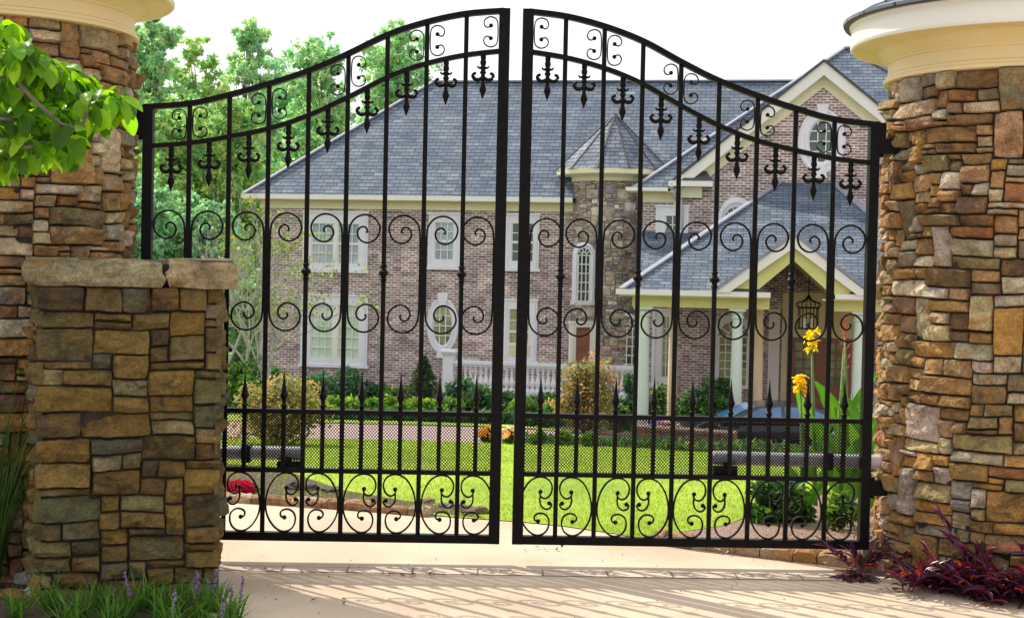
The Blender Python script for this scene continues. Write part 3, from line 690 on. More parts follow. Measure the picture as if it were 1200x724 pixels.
# main hip roof: eave corner, d = run to the ridge
def solve(P, corner, px, py, out):                 # run d so that corner + d*u - d*n projects onto pixel column px
    a, z, o = corner; best = None
    for k in range(10, 1600):
        d = k*.01; w = P.pt(a+d, z, o-d); r = ray(px, py); yy = w.y; q = CAM+r*(yy/r.y)
        e = abs(q.x-w.x)
        if best is None or e < best[0]: best = (e, d, q.z)
    return best[1], best[2]
cA = (aL-.45, eA+.03, .45); dA, zA = solve(PA, cA, 507, 96.5, .45)
aRA = PA.hit(925, 97, -4)[0]+3
m = MB(); ev = lambda a, d, z: PA.pt(a, z, .45-d)
m.poly([ev(cA[0], 0, cA[1]), ev(aRA, 0, cA[1]), ev(aRA, dA, zA), ev(cA[0]+dA, dA, zA)], PA.u)
m.poly([ev(cA[0], 2*dA, cA[1]), ev(cA[0], 0, cA[1]), ev(cA[0]+dA, dA, zA)], PA.n)
m.poly([ev(aRA, 2*dA, cA[1]), ev(cA[0], 2*dA, cA[1]), ev(cA[0]+dA, dA, zA), ev(aRA, dA, zA)], PA.u)
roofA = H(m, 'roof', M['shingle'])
m = MB(); m.bar(ev(cA[0], 0, cA[1]+.02), ev(cA[0]+dA, dA, zA+.02), .22, .05, (0, 0, 1)); m.bar(ev(cA[0]+dA, dA, zA+.02), ev(aRA, dA, zA+.02), .22, .05, (0, 0, 1)); H(m, 'ridge_cap', M['ridgecap'], roofA)

def window(P, x0, x1, y0, y1, g0, g1, h0, h1, cols, rows, glass, mull=(), out=.0, lintel=0, sash=True, trim='trim', label=None):
    """x0..y1: outer surround in the photo's pixels, g/h: glazed area; cols x rows panes"""
    a0, z1 = P.hit(x0, y0); a1, z0 = P.hit(x1, y1); z0 = (P.hit(x0, y1)[1]+z0)/2; z1 = (P.hit(x1, y0)[1]+z1)/2
    b0, w1 = P.hit(g0, h0); b1, w0 = P.hit(g1, h1)
    m = MB(); o0, o1 = out-.05, out+.075
    def bx(a, b, z, zz, oo=o1, ii=o0): m.box(P.pt((a+b)/2, (z+zz)/2, (oo+ii)/2), (b-a, oo-ii, zz-z), P.rot())
    bx(a0, b0, z0, z1); bx(b1, a1, z0, z1); bx(b0, b1, w1, z1); bx(b0, b1, z0, w0)
    bx(a0-.05, a1+.05, z0-.09, z0-.002, o1+.05)                       # sill
    bx(a0-.03, a1+.03, z1+.002, z1+.07, o1+.03)                       # head moulding
    bx(a0+.06, a0+.09, z0, z1, o1+.02, o1-.01); bx(a1-.09, a1-.06, z0, z1, o1+.02, o1-.01)
    f = H(m, 'window', M[trim])
    if label: f['label'] = label
    m = MB(); m.poly([P.pt(b0, w0, out+.008), P.pt(b1, w0, out+.008), P.pt(b1, w1, out+.008), P.pt(b0, w1, out+.008)], P.u, (0, 0, 1)); H(m, 'pane', M[glass], f)
    m = MB(); secs = [b0]+[c for q in mull for c in (P.hit(q[0], h0)[0], P.hit(q[1], h0)[0])]+[b1]
    for q in range(0, len(secs), 2):
        s0, s1 = secs[q], secs[q+1]
        for k in range(1, cols):
            a = s0+(s1-s0)*k/cols; m.box(P.pt(a, (w0+w1)/2, out+.03), (.028, .03, w1-w0), P.rot())
        for k in range(1, rows):
            z = w0+(w1-w0)*k/rows; th = .07 if (sash and k == rows//2) else .026
            m.box(P.pt((s0+s1)/2, z, out+.028), (s1-s0, .034, th), P.rot())
        if q+2 < len(secs): m.box(P.pt((s1+secs[q+2])/2, (w0+w1)/2, out+.035), (secs[q+2]-s1, .06, w1-w0), P.rot())
        for (e0, e1) in ((s0, s0+.035), (s1-.035, s1)): m.box(P.pt((e0+e1)/2, (w0+w1)/2, out+.026), (e1-e0, .024, w1-w0), P.rot())
    H(m, 'glazing_bars', M['pale'], f)
    return f
window(PA, 356, 431, 250, 316, 366, 421, 262, 309, 3, 4, 'glass_blue', ((392, 396.5),))
window(PA, 503, 539, 252, 312.5, 510, 532, 261, 304, 3, 4, 'glass_blue')
window(PA, 593.5, 631.5, 253, 314.5, 600, 625.5, 262, 306, 3, 4, 'glass_dark')
window(PA, 353.5, 430.5, 347, 427, 365, 421, 357, 421, 3, 5, 'glass_green', ((391, 397),), sash=False)
window(PA, 591, 629, 352.5, 422, 597, 620.5, 362, 402, 2, 3, 'glass_olive')
hb0, hb1 = hA(597, 404), hA(620.5, 417)
hbox(PA, hb0[0]-.01, hb1[0]+.01, hb1[1], hb0[1], .0, .10, M['cream'], 'panel')

def oval(P, cx, cy, hw, hh, gw, gh, cols, rows, glass, base_out=0):
    c = P.hit(cx, cy); e = P.hit(cx+hw, cy); t_ = P.hit(cx, cy-hh); rx_ = e[0]-c[0]; rz_ = t_[1]-c[1]
    gx = rx_*gw/hw; gz_ = rz_*gh/hh; n = 56; m = MB(); 
    prof = [(0.0, -.03), (0.0, .06), (.18, .085), (.22, .065), (.55, .06), (.62, .09), (.8, .09), (1.0, .03), (1.0, -.03)]     # from outside inwards
    vs = []; fs = []
    for k in range(n):
        a = 2*math.pi*k/n
        for f_, o in prof:
            x = (rx_+(gx-rx_)*f_)*math.cos(a); z = (rz_+(gz_-rz_)*f_)*math.sin(a); vs.append(P.pt(c[0]+x, c[1]+z, o+base_out))
    q = len(prof)
    for k in range(n):
        for j in range(q-1): fs.append((k*q+j, ((k+1) % n)*q+j, ((k+1) % n)*q+j+1, k*q+j+1))
    m.add(vs, fs)
    for sg in (1, -1):                                                                                     # keystones
        z = c[1]+sg*(rz_+.02); w_ = .17
        vs = [P.pt(c[0]+x, zz, o+base_out) for o in (-.03, .13) for x, zz in ((-w_*.6, z-sg*.26), (w_*.6, z-sg*.26), (w_, z+sg*.10), (-w_, z+sg*.10))]
        m.add(vs, [(0, 1, 2, 3), (4, 5, 6, 7), (0, 1, 5, 4), (1, 2, 6, 5), (2, 3, 7, 6), (3, 0, 4, 7)])
    f = H(m, 'window', M['trim'])
    m = MB(); vs = [P.pt(c[0]+gx*1.02*math.cos(2*math.pi*k/n), c[1]+gz_*1.02*math.sin(2*math.pi*k/n), .01+base_out) for k in range(n)]; m.poly(vs, P.u, (0, 0, 1)); H(m, 'pane', M[glass], f)
    m = MB()
    for k in range(1, cols):
        x = gx*(2*k/cols-1); h = gz_*math.sqrt(max(0, 1-(x/gx)**2)); m.box(P.pt(c[0]+x, c[1], .03+base_out), (.03, .03, 2*h), P.rot())
    for k in range(1, rows):
        z = gz_*(2*k/rows-1); h = gx*math.sqrt(max(0, 1-(z/gz_)**2)); m.box(P.pt(c[0], c[1]+z, .028+base_out), (2*h, .034, .03), P.rot())
    H(m, 'glazing_bars', M['pale'], f); return f
oval(PA, 519, 381.5, 18.5, 33, 10.5, 23, 3, 4, 'glass_olive')

def arched(P, cx, w, ytop, ybot, gw, gtop, gbot, cols, rows, glass, trim='trim', out=.02, fan=True, yaw_at=None):
    """surround with a round head; cx centre column, w half width, ytop crown, ybot foot"""
    c = P.hit(cx, gbot); e = P.hit(cx+w, gbot)[0]-c[0]; gg = P.hit(cx+gw, gbot)[0]-c[0]
    zt = P.hit(cx, ytop)[1]; zb_ = P.hit(cx, ybot)[1]; zg = P.hit(cx, gtop)[1]; zs = zg-gg; z0 = c[1]
    Q = lambda a, z, o: P.pt(c[0]+a, z, o+out)
    outer = [(e, zb_)]+[(e*math.cos(t), zs+(zt-zs)*math.sin(t)) for t in [math.pi*k/20 for k in range(21)]]+[(-e, zb_)]
    inner = [(gg, z0)]+[(gg*math.cos(t), zs+gg*math.sin(t)) for t in [math.pi*k/20 for k in range(21)]]+[(-gg, z0)]
    m = MB(); n = len(outer); vs = []
    for (a, b) in zip(outer, inner):
        mid = ((a[0]*.45+b[0]*.55), (a[1]*.45+b[1]*.55))
        vs += [Q(*a, -.04), Q(*a, .06), Q(*mid, .09), Q(*mid, .06), Q(*b, .05), Q(*b, -.03)]
    fs = [(k*6+j, k*6+j+1, k*6+j+7, k*6+j+6) for k in range(n-1) for j in range(5)]; m.add(vs, fs)
    m.box(Q(0, (zb_+z0)/2, .0), (2*e+.06, .12, abs(z0-zb_)), P.rot())
    f = H(m, 'window', M[trim])
    m = MB(); m.poly([Q(a, z, .01) for a, z in inner[::-1]], P.u, (0, 0, 1)); H(m, 'pane', M[glass], f)
    m = MB()
    for k in range(1, cols): a = gg*(2*k/cols-1); m.box(Q(a, (z0+zs)/2, .03), (.03, .03, zs-z0), P.rot())
    for k in range(1, rows+1): z = z0+(zs-z0)*k/rows; m.box(Q(0, z, .028), (2*gg, .034, .03), P.rot())
    m.box(Q(gg-.02, (z0+zs)/2, .03), (.04, .03, zs-z0), P.rot()); m.box(Q(-gg+.02, (z0+zs)/2, .03), (.04, .03, zs-z0), P.rot())
    if fan:
        for t in [math.pi*k/5 for k in range(1, 5)]: m.bar(Q(gg*.4*math.cos(t), zs+gg*.4*math.sin(t), .03), Q(gg*math.cos(t), zs+gg*math.sin(t), .03), .028, .03, P.n)
        pts = [Q(gg*.4*math.cos(t), zs+gg*.4*math.sin(t), .03) for t in [math.pi*k/10 for k in range(11)]]; m.ribbon(pts, .028, .03, P.n)
    H(m, 'glazing_bars', M['pale'], f); return f

# turret -----------------------------------------------------------
PT = Plane(at(717, 300, 43.2).x, 43.2, 10); tc = PT.pt(0, 0); TRR = at(760, 300, 43.2).x-at(713.5, 300, 43.2).x
zte = PT.hit(714, 201, 1.3)[1]; ztf = PT.hit(712, 212, 1.0)[1]
GP2 = [((.42, .35, .28), 5), ((.50, .43, .36), 4), ((.32, .28, .25), 3), ((.56, .48, .40), 2), ((.42, .30, .23), 2), ((.42, .41, .43), 2), ((.72, .68, .66), 1)]
mb = MB(); W = 2*math.pi*TRR
masonry(mb, W, ztf+2.9, .070, lambda u, v, d: Vector((tc.x+(TRR+d)*math.cos(u/TRR+1.3), tc.y+(TRR+d)*math.sin(u/TRR+1.3), v-2.8)), 77, step=.12, gap=.006, depth=.04, relief=.035, warp=.04, pal=GP2,
        sizes=[(3, 1), (2, 1), (4, 1), (3, 2), (2, 1), (4, 1), (3, 1), (4, 2), (2, 2), (5, 1), (3, 1), (5, 4)])
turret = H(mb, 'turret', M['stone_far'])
m = MB(); m.lathe([(TRR-.03, -3), (TRR-.03, ztf+.1)], tc, 48); H(m, 'mortar', noisy('pale_mortar', (.20, .17, .14), (.30, .26, .21), 10), turret, smooth=True)
m = MB(); m.lathe([(TRR-.1, ztf), (TRR+.06, ztf), (TRR+.07, ztf+.10), (TRR+.05, zte-.16), (TRR+.10, zte-.10), (TRR+.46, zte-.09), (TRR+.50, zte-.06), (TRR+.51, zte+.08), (TRR+.2, zte+.08)], tc, 64)
H(m, 'cornice', M['house_cream'], turret)
zap = at(728, 134, 43.2).z; m = MB(); n = 12
pk = Vector((tc.x, tc.y, zap)); rc = TRR+.56
for k in range(n):
    a0 = 2*math.pi*(k+.35)/n; a1 = 2*math.pi*(k+1.35)/n
    p0 = Vector((tc.x+rc*math.cos(a0), tc.y+rc*math.sin(a0), zte+.07)); p1 = Vector((tc.x+rc*math.cos(a1), tc.y+rc*math.sin(a1), zte+.07))
    m.poly([p0, p1, pk], p1-p0)
cone = H(m, 'turret_roof', M['shingle_warm'], turret)
m = MB()
for k in range(n):
    a0 = 2*math.pi*(k+.35)/n; p0 = Vector((tc.x+rc*math.cos(a0), tc.y+rc*math.sin(a0), zte+.08)); m.bar(p0, pk+Vector((0, 0, .02)), .05, .03, (0, 0, 1))
H(m, 'turret_roof_hip', M['darkroof'], turret)
def tplane(px):     # plane touching the turret where pixel column px looks at it
    q = at(px, 320, 43.2).x-tc.x; an = math.asin(max(-1, min(1, q/TRR))); p = Plane(tc.x+TRR*math.sin(an), tc.y-TRR*math.cos(an), -math.degrees(an)*.55); return p
TP = Plane(tc.x+TRR*math.sin(R(-33)), tc.y-TRR*math.cos(R(-33)), -18)
arched(TP, 681.5, 12.5, 284, 357, 7.6, 291, 352, 3, 5, 'glass_dark', out=.10)
f = window(TP, 667, 697, 379, 466, 673, 690, 383, 462, 1, 1, 'wood', out=.05, trim='pale', sash=False); f.name = 'side_door'
TP2 = Plane(tc.x+TRR*math.sin(R(30)), tc.y-TRR*math.cos(R(30)), 12)
arched(TP2, 734, 16.5, 367, 462, 13, 371, 458, 4, 7, 'glass_dark', out=.12)

# right wing: big gable, hip roof behind ----------------------------
c0 = hC(752, 300)[0]; c1 = hC(1150, 300)[0]
eH = hC(765, 221, .5)[1]; frH = hC(770, 236)[1]
cH = (hC(742, 220, .5)[0], eH, .5); dH, zH = solve(PC, cH, 990, 57, .5)
gA = hC(966, 72, .3); gL = hC(789, 212, .3); half = gA[0]-gL[0]; gzE = gL[1]
wallpoly(PC, [(c0, -3), (c1+3, -3), (c1+3, gzE-.1), (gA[0]+half-.3, gzE-.1), (gA[0], gA[1]-.45), (gL[0]+.25, gzE-.1), (gL[0]+.25, frH), (c0, frH)], M['brick'])
m = MB(); A = PC.pt(c0, 0); B = PC.pt(c0, 0, -6); m.poly([B+Vector((0, 0, -3)), A+Vector((0, 0, -3)), A+Vector((0, 0, frH)), B+Vector((0, 0, frH))], A-B, (0, 0, 1)); H(m, 'wall', M['brick'])
e2 = lambda a, d, z, o=.5: PC.pt(a, z, o-d)
aRH = cH[0]+dH+7
sH = (zH-eH)/dH; gRt = gA[0]+half; q5 = .58
m = MB(); m.poly([e2(cH[0], 0, eH), e2(gL[0]+.1, 0, eH), e2(gL[0]+.1, q5, eH+sH*q5), e2(cH[0]+q5, q5, eH+sH*q5)], PC.u)
m.poly([e2(gRt-.1, 0, eH), e2(aRH+dH, 0, eH), e2(aRH+dH-q5, q5, eH+sH*q5), e2(gRt-.1, q5, eH+sH*q5)], PC.u)
m.poly([e2(cH[0]+q5, q5, eH+sH*q5), e2(aRH+dH-q5, q5, eH+sH*q5), e2(aRH, dH, zH), e2(cH[0]+dH, dH, zH)], PC.u)
m.poly([e2(cH[0], 2*dH, eH), e2(cH[0], 0, eH), e2(cH[0]+dH, dH, zH)], PC.n)
m.poly([e2(aRH+dH, 2*dH, eH), e2(cH[0], 2*dH, eH), e2(cH[0]+dH, dH, zH), e2(aRH, dH, zH)], PC.u)
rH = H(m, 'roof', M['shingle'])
m = MB(); m.bar(e2(cH[0], 0, eH+.02), e2(cH[0]+dH, dH, zH+.02), .16, .05, (0, 0, 1)); m.bar(e2(cH[0]+dH, dH, zH+.02), e2(aRH, dH, zH+.02), .2, .05, (0, 0, 1)); H(m, 'ridge_cap', M['ridgecap'], rH)
# second hip line that crosses the front slope
m = MB(); q0 = e2(cH[0]+dH, dH, zH+.03); k_ = hC(1040, 96, -2.5); sl_ = (zH-eH)/dH; dq = dH*.55; m.bar(q0, e2(cH[0]+dH+dq*1.1, dH-dq, zH-sl_*dq+.03), .10, .04, (0, 0, 1)); H(m, 'ridge_cap', M['darkroof'], rH)
# gable roof
pit = (gA[1]-gzE)/half
def gab(P, ax, az, halfw, ez, o_front, back, tb, mt_roof, mt_board, mt_soff, bw, name, overs=.0):
    """gable roof: two slopes, rake boards and soffits; ax,az apex in plane coordinates"""
    m = MB()
    for s in (-1, 1):
        vs = [P.pt(ax, az, o_front), P.pt(ax, az, -back), P.pt(ax+s*halfw, ez, -back), P.pt(ax+s*halfw, ez, o_front)]
        m.poly(vs, P.n)
    r_ = H(m, name, mt_roof)
    m = MB(); q = (az-ez)/halfw
    for s in (-1, 1):          # white rake board, mitred at the apex
        vs = [P.pt(ax, az-.01, o) for o in (o_front+.0, o_front-.07)]+[P.pt(ax+s*halfw, ez-.01, o) for o in (o_front, o_front-.07)]+[P.pt(ax, az-bw*math.hypot(1, q), o) for o in (o_front, o_front-.07)]+[P.pt(ax+s*(halfw), ez-bw*math.hypot(1, q), o) for o in (o_front, o_front-.07)]
        m.add(vs, [(0, 2, 6, 4), (1, 3, 7, 5), (4, 6, 7, 5), (0, 2, 3, 1), (2, 6, 7, 3)])
        vs2 = [v+Vector((0, 0, .10)) for v in ()]
    rb = H(m, 'rake_board', mt_board, r_)
    m = MB(); 
    for s in (-1, 1):          # dark roof edge standing proud of the board
        m.bar(P.pt(ax, az+.02, o_front+.03), P.pt(ax+s*halfw, ez+.02, o_front+.03), .07, .05, P.n)
    H(m, 'roof_edge', M['darkroof'], r_)
    m = MB()
    for s in (-1, 1):          # frieze board following the rake on the wall
        t0 = bw*math.hypot(1, q)*.8; t1 = t0+tb*math.hypot(1, q)
        vs = [P.pt(ax, az-t0, .04), P.pt(ax+s*halfw, ez-t0, .04), P.pt(ax+s*halfw, ez-t1, .04), P.pt(ax, az-t1, .04)]
        m.add(vs, [(0, 1, 2, 3)])
        vs = [P.pt(ax, az-t0*.98, o_front-.02), P.pt(ax+s*halfw, ez-t0*.98, o_front-.02), P.pt(ax+s*halfw, ez-t0*.98, .045), P.pt(ax, az-t0*.98, .045)]
        m.add(vs, [(0, 1, 2, 3)])
    H(m, 'rake_soffit', mt_soff, r_)
    return r_
gab(PC, gA[0], gA[1], half, gzE, .35, 8, .30, M['shingle'], M['pale'], M['house_cream'], .30, 'gable_roof')
# cornice return at the foot of the gable
xx = hC(836, 213)[0]
hbox(PC, gL[0]-.12, xx, gzE-.16, gzE-.01, -.02, .5, M['pale'], 'cornice_return')
m = MB(); b0 = hC(799, 210)[0]; m.poly([PC.pt(b0, gzE-.005, .48), PC.pt(xx, gzE-.005, .48), PC.pt(xx-.2, gzE+.30, .05), PC.pt(b0+.25, gzE+.30, .05)], PC.u); H(m, 'return_roof', M['darkroof'])
hbox(PC, gL[0]+.1, hC(823, 220)[0], hC(800, 232)[1], gzE-.165, -.02, .14, M['house_cream'], 'frieze')
hbox(PC, c0, gL[0]+.09, frH-.02, eH-.10, -.05, .05, M['house_cream'], 'frieze')
hbox(PC, c0-.4, gL[0], eH-.10, eH-.07, -.05, .46, M['soffit'], 'soffit')
hbox(PC, c0-.45, gL[0]-.13, eH-.07, eH+.03, .42, .56, M['pale'], 'gutter')
m = MB(); p0 = PC.pt(hC(788, 222)[0], hC(788, 216)[1], .45); dd = hC(789, 226); d2 = hC(799, 238); d3 = hC(797, 268)
m.tube([p0, PC.pt(dd[0], dd[1], .40), PC.pt(dd[0]+.05, dd[1]-.12, .32), PC.pt(d2[0]-.05, d2[1]+.1, .12), PC.pt(d2[0], d2[1]-.05, .1), PC.pt(d3[0]+.03, d3[1], .1)], .06, 10); H(m, 'downspout', noisy('downspout_metal', (.42, .40, .36), (.5, .48, .43), 4, .5))
window(PC, 769, 806, 243, 300, 780, 796, 253, 296, 2, 4, 'glass_dark')
oval(PC, 963, 166, 28, 38, 14.5, 24, 3, 4, 'glass_dark')
arched(PC, 862, 21.5, 231, 300, 14, 243, 296, 3, 3, 'glass_dark')
# chimney like rear ridge of the main roof is hidden; ground floor openings under the porch
window(PC, 765, 786, 364, 450, 776.5, 785, 371, 441, 2, 5, 'glass_olive', sash=False, trim='trim')
arched(PC, 858, 24, 368, 455, 17.5, 377, 451, 4, 6, 'glass_olive', trim='trim')
# front doors
dw = empty; a0, z1 = hC(925, 395); a1, z0 = hC(996, 479)
m = MB(); wd = .13
for (a, b, c_, d_) in ((a0, a0+wd, z0, z1), (a1-wd, a1, z0, z1), (a0+wd, a1-wd, z1-wd, z1), ((a0+a1)/2-.16, (a0+a1)/2+.16, z0, z1-wd), (a0+wd, (a0+a1)/2-.16, z0, z0+.62), ((a0+a1)/2+.16, a1-wd, z0, z0+.62)):
    m.box(PC.pt((a+b)/2, (c_+d_)/2, .05), (b-a, .10, d_-c_), PC.rot())
for sgn, (a, b) in enumerate(((a0+wd, (a0+a1)/2-.16), ((a0+a1)/2+.16, a1-wd))):
    for k in (1, 2): m.box(PC.pt(a+(b-a)*k/2.0 if k < 2 else a+.01, (z0+.62+z1-wd)/2, .05), (.035, .04, z1-wd-z0-.62), PC.rot())
    for k in range(1, 5): z = z0+.62+(z1-wd-z0-.62)*k/5; m.box(PC.pt((a+b)/2, z, .052), (b-a, .044, .035), PC.rot())
fd = H(m, 'front_door', M['wood']); m = MB()
m.poly([PC.pt(a0+.05, z0+.1, .03), PC.pt(a1-.05, z0+.1, .03), PC.pt(a1-.05, z1-.05, .03), PC.pt(a0+.05, z1-.05, .03)], PC.u, (0, 0, 1)); H(m, 'pane', M['glass_olive'], fd)
# plastered door surround and pilasters
hbox(PC, hC(916, 400)[0], a0-.01, z0, hC(916, 343)[1], -.02, .03, M['cream'], 'door_surround')
hbox(PC, a1+.01, hC(1012, 400)[0], z0, hC(1012, 343)[1], -.02, .03, M['cream'], 'door_surround')
hbox(PC, a0-.005, a1+.005, z1+.005, hC(960, 343)[1], -.02, .03, M['soffit'], 'door_surround')

# porch -------------------------------------------------------------
eD = hD(870, 342.5, .35)[1]; d0 = hD(728, 342, .35)[0]; d1 = hD(1130, 347, .35)[0]
tl = hC(915, 214); tr_ = hC(976, 214); 
zTop = tl[1]; P_ = PD.pt
def onD(a_c, z, oc=.02):                       # a point given on the right wing front, in world space
    return PC.pt(a_c, z, oc)
apx = hD(936.5, 276, .45); fL = hD(838, 343, .45); fRr = hD(1022, 347, .45)
EL, ER = P_(d0, eD, .35), P_(d1, eD, .35); TL, TR_ = onD(tl[0], zTop), onD(tr_[0], zTop)
# junction of the gable ridge with the main slope
nrm = (ER-EL).cross(TL-EL).normalized(); ap3 = P_(apx[0], apx[1], .45); tpar = (EL-ap3).dot(nrm)/((-PD.n).dot(nrm)); J = ap3-PD.n*tpar
FL3, FR3 = P_(fL[0], eD, .35), P_(fRr[0], eD, .35); TM = TL.lerp(TR_, .4)
m = MB(); m.poly([EL, FL3, J, TM, TL], PD.u); m.poly([FR3, ER, TR_, TM, J], PD.u)
RB = onD(tr_[0]+(d1-hD(976, 300)[0]), eD); m.poly([ER, RB, TR_], -PD.n)
BLk = onD((EL-PC.P).dot(PC.u), eD); m.poly([BLk, EL, TL], -PD.n)
rp = H(m, 'porch_roof', M['shingle_porch'])
m = MB(); m.bar(EL+Vector((0, 0, .03)), TL+Vector((0, 0, .03)), .18, .05, (0, 0, 1)); m.bar(ER+Vector((0, 0, .03)), TR_+Vector((0, 0, .03)), .2, .05, (0, 0, 1)); H(m, 'ridge_cap', M['ridgecap'], rp)
# lower roof left of the porch
t0 = hC(746, 271); t1 = hC(850, 271)
m = MB(); zz = hD(750, 343, -1.5)[1]; m.poly([PD.pt(hD(744, 343, -1.2)[0], zz, -1.5), PD.pt(hD(880, 343, -1.2)[0], zz, -1.5), PC.pt(t1[0]+.8, t0[1], .01), PC.pt(t0[0], t0[1], .01)], PD.u); H(m, 'side_roof', M['shingle_porch'])
hbox(PC, t0[0], t1[0]-.2, t0[1]-.01, t0[1]+.05, .0, .05, M['ridgecap'], 'flashing')
# porch gable
hw = (fRr[0]-fL[0])/2; gcx = (fRr[0]+fL[0])/2
m = MB()
for (a, s) in ((FL3, -1), (FR3, 1)):
    m.poly([ap3, J, a, P_(gcx+s*hw, eD, .45)] if True else [], -PD.n)
gr = H(m, 'porch_gable_roof', M['shingle_porch'])
m = MB(); bw = .24; q = (apx[1]-eD)/hw; hy = math.hypot(1, q)
for s in (-1, 1):
    vs = [P_(gcx, apx[1]-.01, o) for o in (.47, .40)]+[P_(gcx+s*hw, eD-.01, o) for o in (.47, .40)]+[P_(gcx, apx[1]-bw*hy, o) for o in (.47, .40)]+[P_(gcx+s*(hw-.34), eD-.01, o) for o in (.47, .40)]
    m.add(vs, [(0, 2, 6, 4), (1, 3, 7, 5), (4, 6, 7, 5), (0, 2, 3, 1), (2, 6, 7, 3)])
H(m, 'rake_board', M['pale'], gr)
m = MB()
for s in (-1, 1): m.bar(P_(gcx, apx[1]+.03, .49), P_(gcx+s*(hw+.05), eD+.02, .49), .07, .05, PD.n)
H(m, 'roof_edge', M['ridgecap'], gr)
m = MB(); iw = .20
for s in (-1, 1):
    a_ = apx[1]-bw*hy+.01; b_ = a_-iw*hy*1.25
    xo = hw-.30; xi = hw-.95
    vs = [P_(gcx, a_, .30), P_(gcx+s*xo, eD-.01, .30), P_(gcx+s*xi, eD-.01, .30), P_(gcx, b_, .30)]
    m.add(vs, [(0, 1, 2, 3)])
    vs = [P_(gcx, a_, .41), P_(gcx+s*xo, eD-.01, .41), P_(gcx+s*xo, eD-.01, .30), P_(gcx, a_, .30)]; m.add(vs, [(0, 1, 2, 3)])
    vs = [P_(gcx, b_, .29), P_(gcx+s*xi, eD-.01, .29), PC.pt(PC.u.dot(P_(gcx+s*xi, 0)-PC.P), eD-.01, .02), PC.pt(PC.u.dot(P_(gcx, 0)-PC.P), b_, .02)]; m.add(vs, [(0, 1, 2, 3)])
H(m, 'gable_soffit', M['lawn_bounce_cream'], gr)
# returns of the gable with small dark roofs
for s, (xa, xb) in ((-1, (840, 905)), (1, (975, 1012))):
    a = hD(xa+18, 343)[0]; b = hD(xb-6, 343)[0] if s < 0 else hD(1008, 343)[0]
    m = MB(); m.poly([P_(a, eD+.02, .40), P_(b, eD+.02, .40), P_(b-.25, eD+.28, .02), P_(a+.35, eD+.28, .02)], PD.u); H(m, 'return_roof', M['darkroof'])
# entablature: left run, right run, stepping back over the entrance
eb = hD(870, 362)[1]
for (a, b) in ((hD(741, 350)[0], hD(902, 350)[0]), (hD(978, 350)[0], d1-.4)):
    hbox(PD, a, b, eb, eD-.16, -.35, .02, M['lawn_bounce_cream'], 'porch_beam')
    hbox(PD, a-(.3 if a < 5 else 0), b, eD-.158, eD-.12, -.35, .34, M['lawn_bounce_cream'], 'soffit')
    hbox(PD, a-(.38 if b < 8 and a < hD(800, 350)[0] else 0), b+.02, eD-.118, eD+.012, .25, .42, M['pale'], 'porch_gutter')
m = MB(); A = PD.pt(hD(741, 350)[0], 0); 
m.poly([PD.pt(hD(741, 350)[0], eD-.165, -.1), PD.pt(hD(905, 350)[0], eD-.165, -.1), PC.pt(hC(905, 350)[0], eD-.165, .02), PC.pt(hC(757, 350)[0], eD-.165, .02)], PD.u); m.poly([PD.pt(hD(975, 350)[0], eD-.165, -.1), PD.pt(d1, eD-.165, -.1), PC.pt(hC(1130, 350)[0], eD-.165, .02), PC.pt(hC(976, 350)[0], eD-.165, .02)], PD.u)
H(m, 'porch_ceiling', M['soffit'])
def column(px, r, P, top, mt, lab=None, o=-.16, zb=-2.66):
    a = P.hit(px, 430, o)[0]; c = P.pt(a, 0, o); m = MB()
    m.lathe([(r*1.5, zb), (r*1.5, zb+.12), (r*1.32, zb+.14), (r*1.38, zb+.2), (r*1.1, zb+.26), (r, zb+.30), (r, zb+1.2), (r*.86, top-.32), (r*.86, top-.26), (r*1.05, top-.24), (r*1.05, top-.2), (r*.9, top-.18), (r*.92, top-.12), (r*1.2, top-.07), (r*1.25, top-.065)], c, 28)
    m.box(c+Vector((0, 0, top-.033)), (r*2.7, r*2.7, .06), P.rot()); return H(m, 'column', mt, smooth=False)
column(753, .175, PD, eb, M['column']); column(863, .15, PD, eb, M['column']); column(1006, .15, PD, eb, M['column'])
column(788.5, .13, PD, eb, M['column2'], o=-2.2); column(888, .14, PD, eb+.1, M['column2'], o=-1.9)
hbox(PC, hC(901, 380)[0], hC(914, 380)[0], -2.4, hC(905, 362)[1], .02, .16, M['brick'], 'brick_pier')
hbox(PA, -30, -29, -3, -2.9, 0, .1, M['brick'], 'x') if False else None

# lantern hanging in the porch gable
lc = P_(hD(949, 360)[0], 0, -1.2); zt_ = hD(949, 345, -1.2)[1]; zb_ = hD(949, 388, -1.2)[1]
lt_ = empty('hanging_lantern', (lc.x, lc.y, zb_), 'black iron scrollwork lantern hanging in the porch gable above the front doors', 'lantern')
m = MB(); hh = zt_-zb_; rr_ = .25
m.tube([lc+Vector((0, 0, zt_)), lc+Vector((0, 0, zt_+1.2))], .012, 6)
for z in (zb_+.05, zb_+hh*.62): m.lathe([(rr_, z), (rr_+.02, z), (rr_+.02, z+.035), (rr_, z+.035), (rr_, z)], lc-Vector((0, 0, 0)), 16)
for k in range(8):
    a = 2*math.pi*k/8; d = Vector((math.cos(a), math.sin(a), 0))
    m.tube([lc+d*rr_+Vector((0, 0, zb_+.05)), lc+d*rr_+Vector((0, 0, zb_+hh*.62))], .014, 6)
    m.tube(catmull([lc+d*rr_*1.05+Vector((0, 0, zb_+hh*.62)), lc+d*rr_*1.25+Vector((0, 0, zb_+hh*.75)), lc+d*rr_*.8+Vector((0, 0, zb_+hh*.8)), lc+d*rr_*.35+Vector((0, 0, zb_+hh*.86)), lc+Vector((0, 0, zt_))], 3), .014, 5)
m.build('frame', M['iron'], lt_)
m = MB()
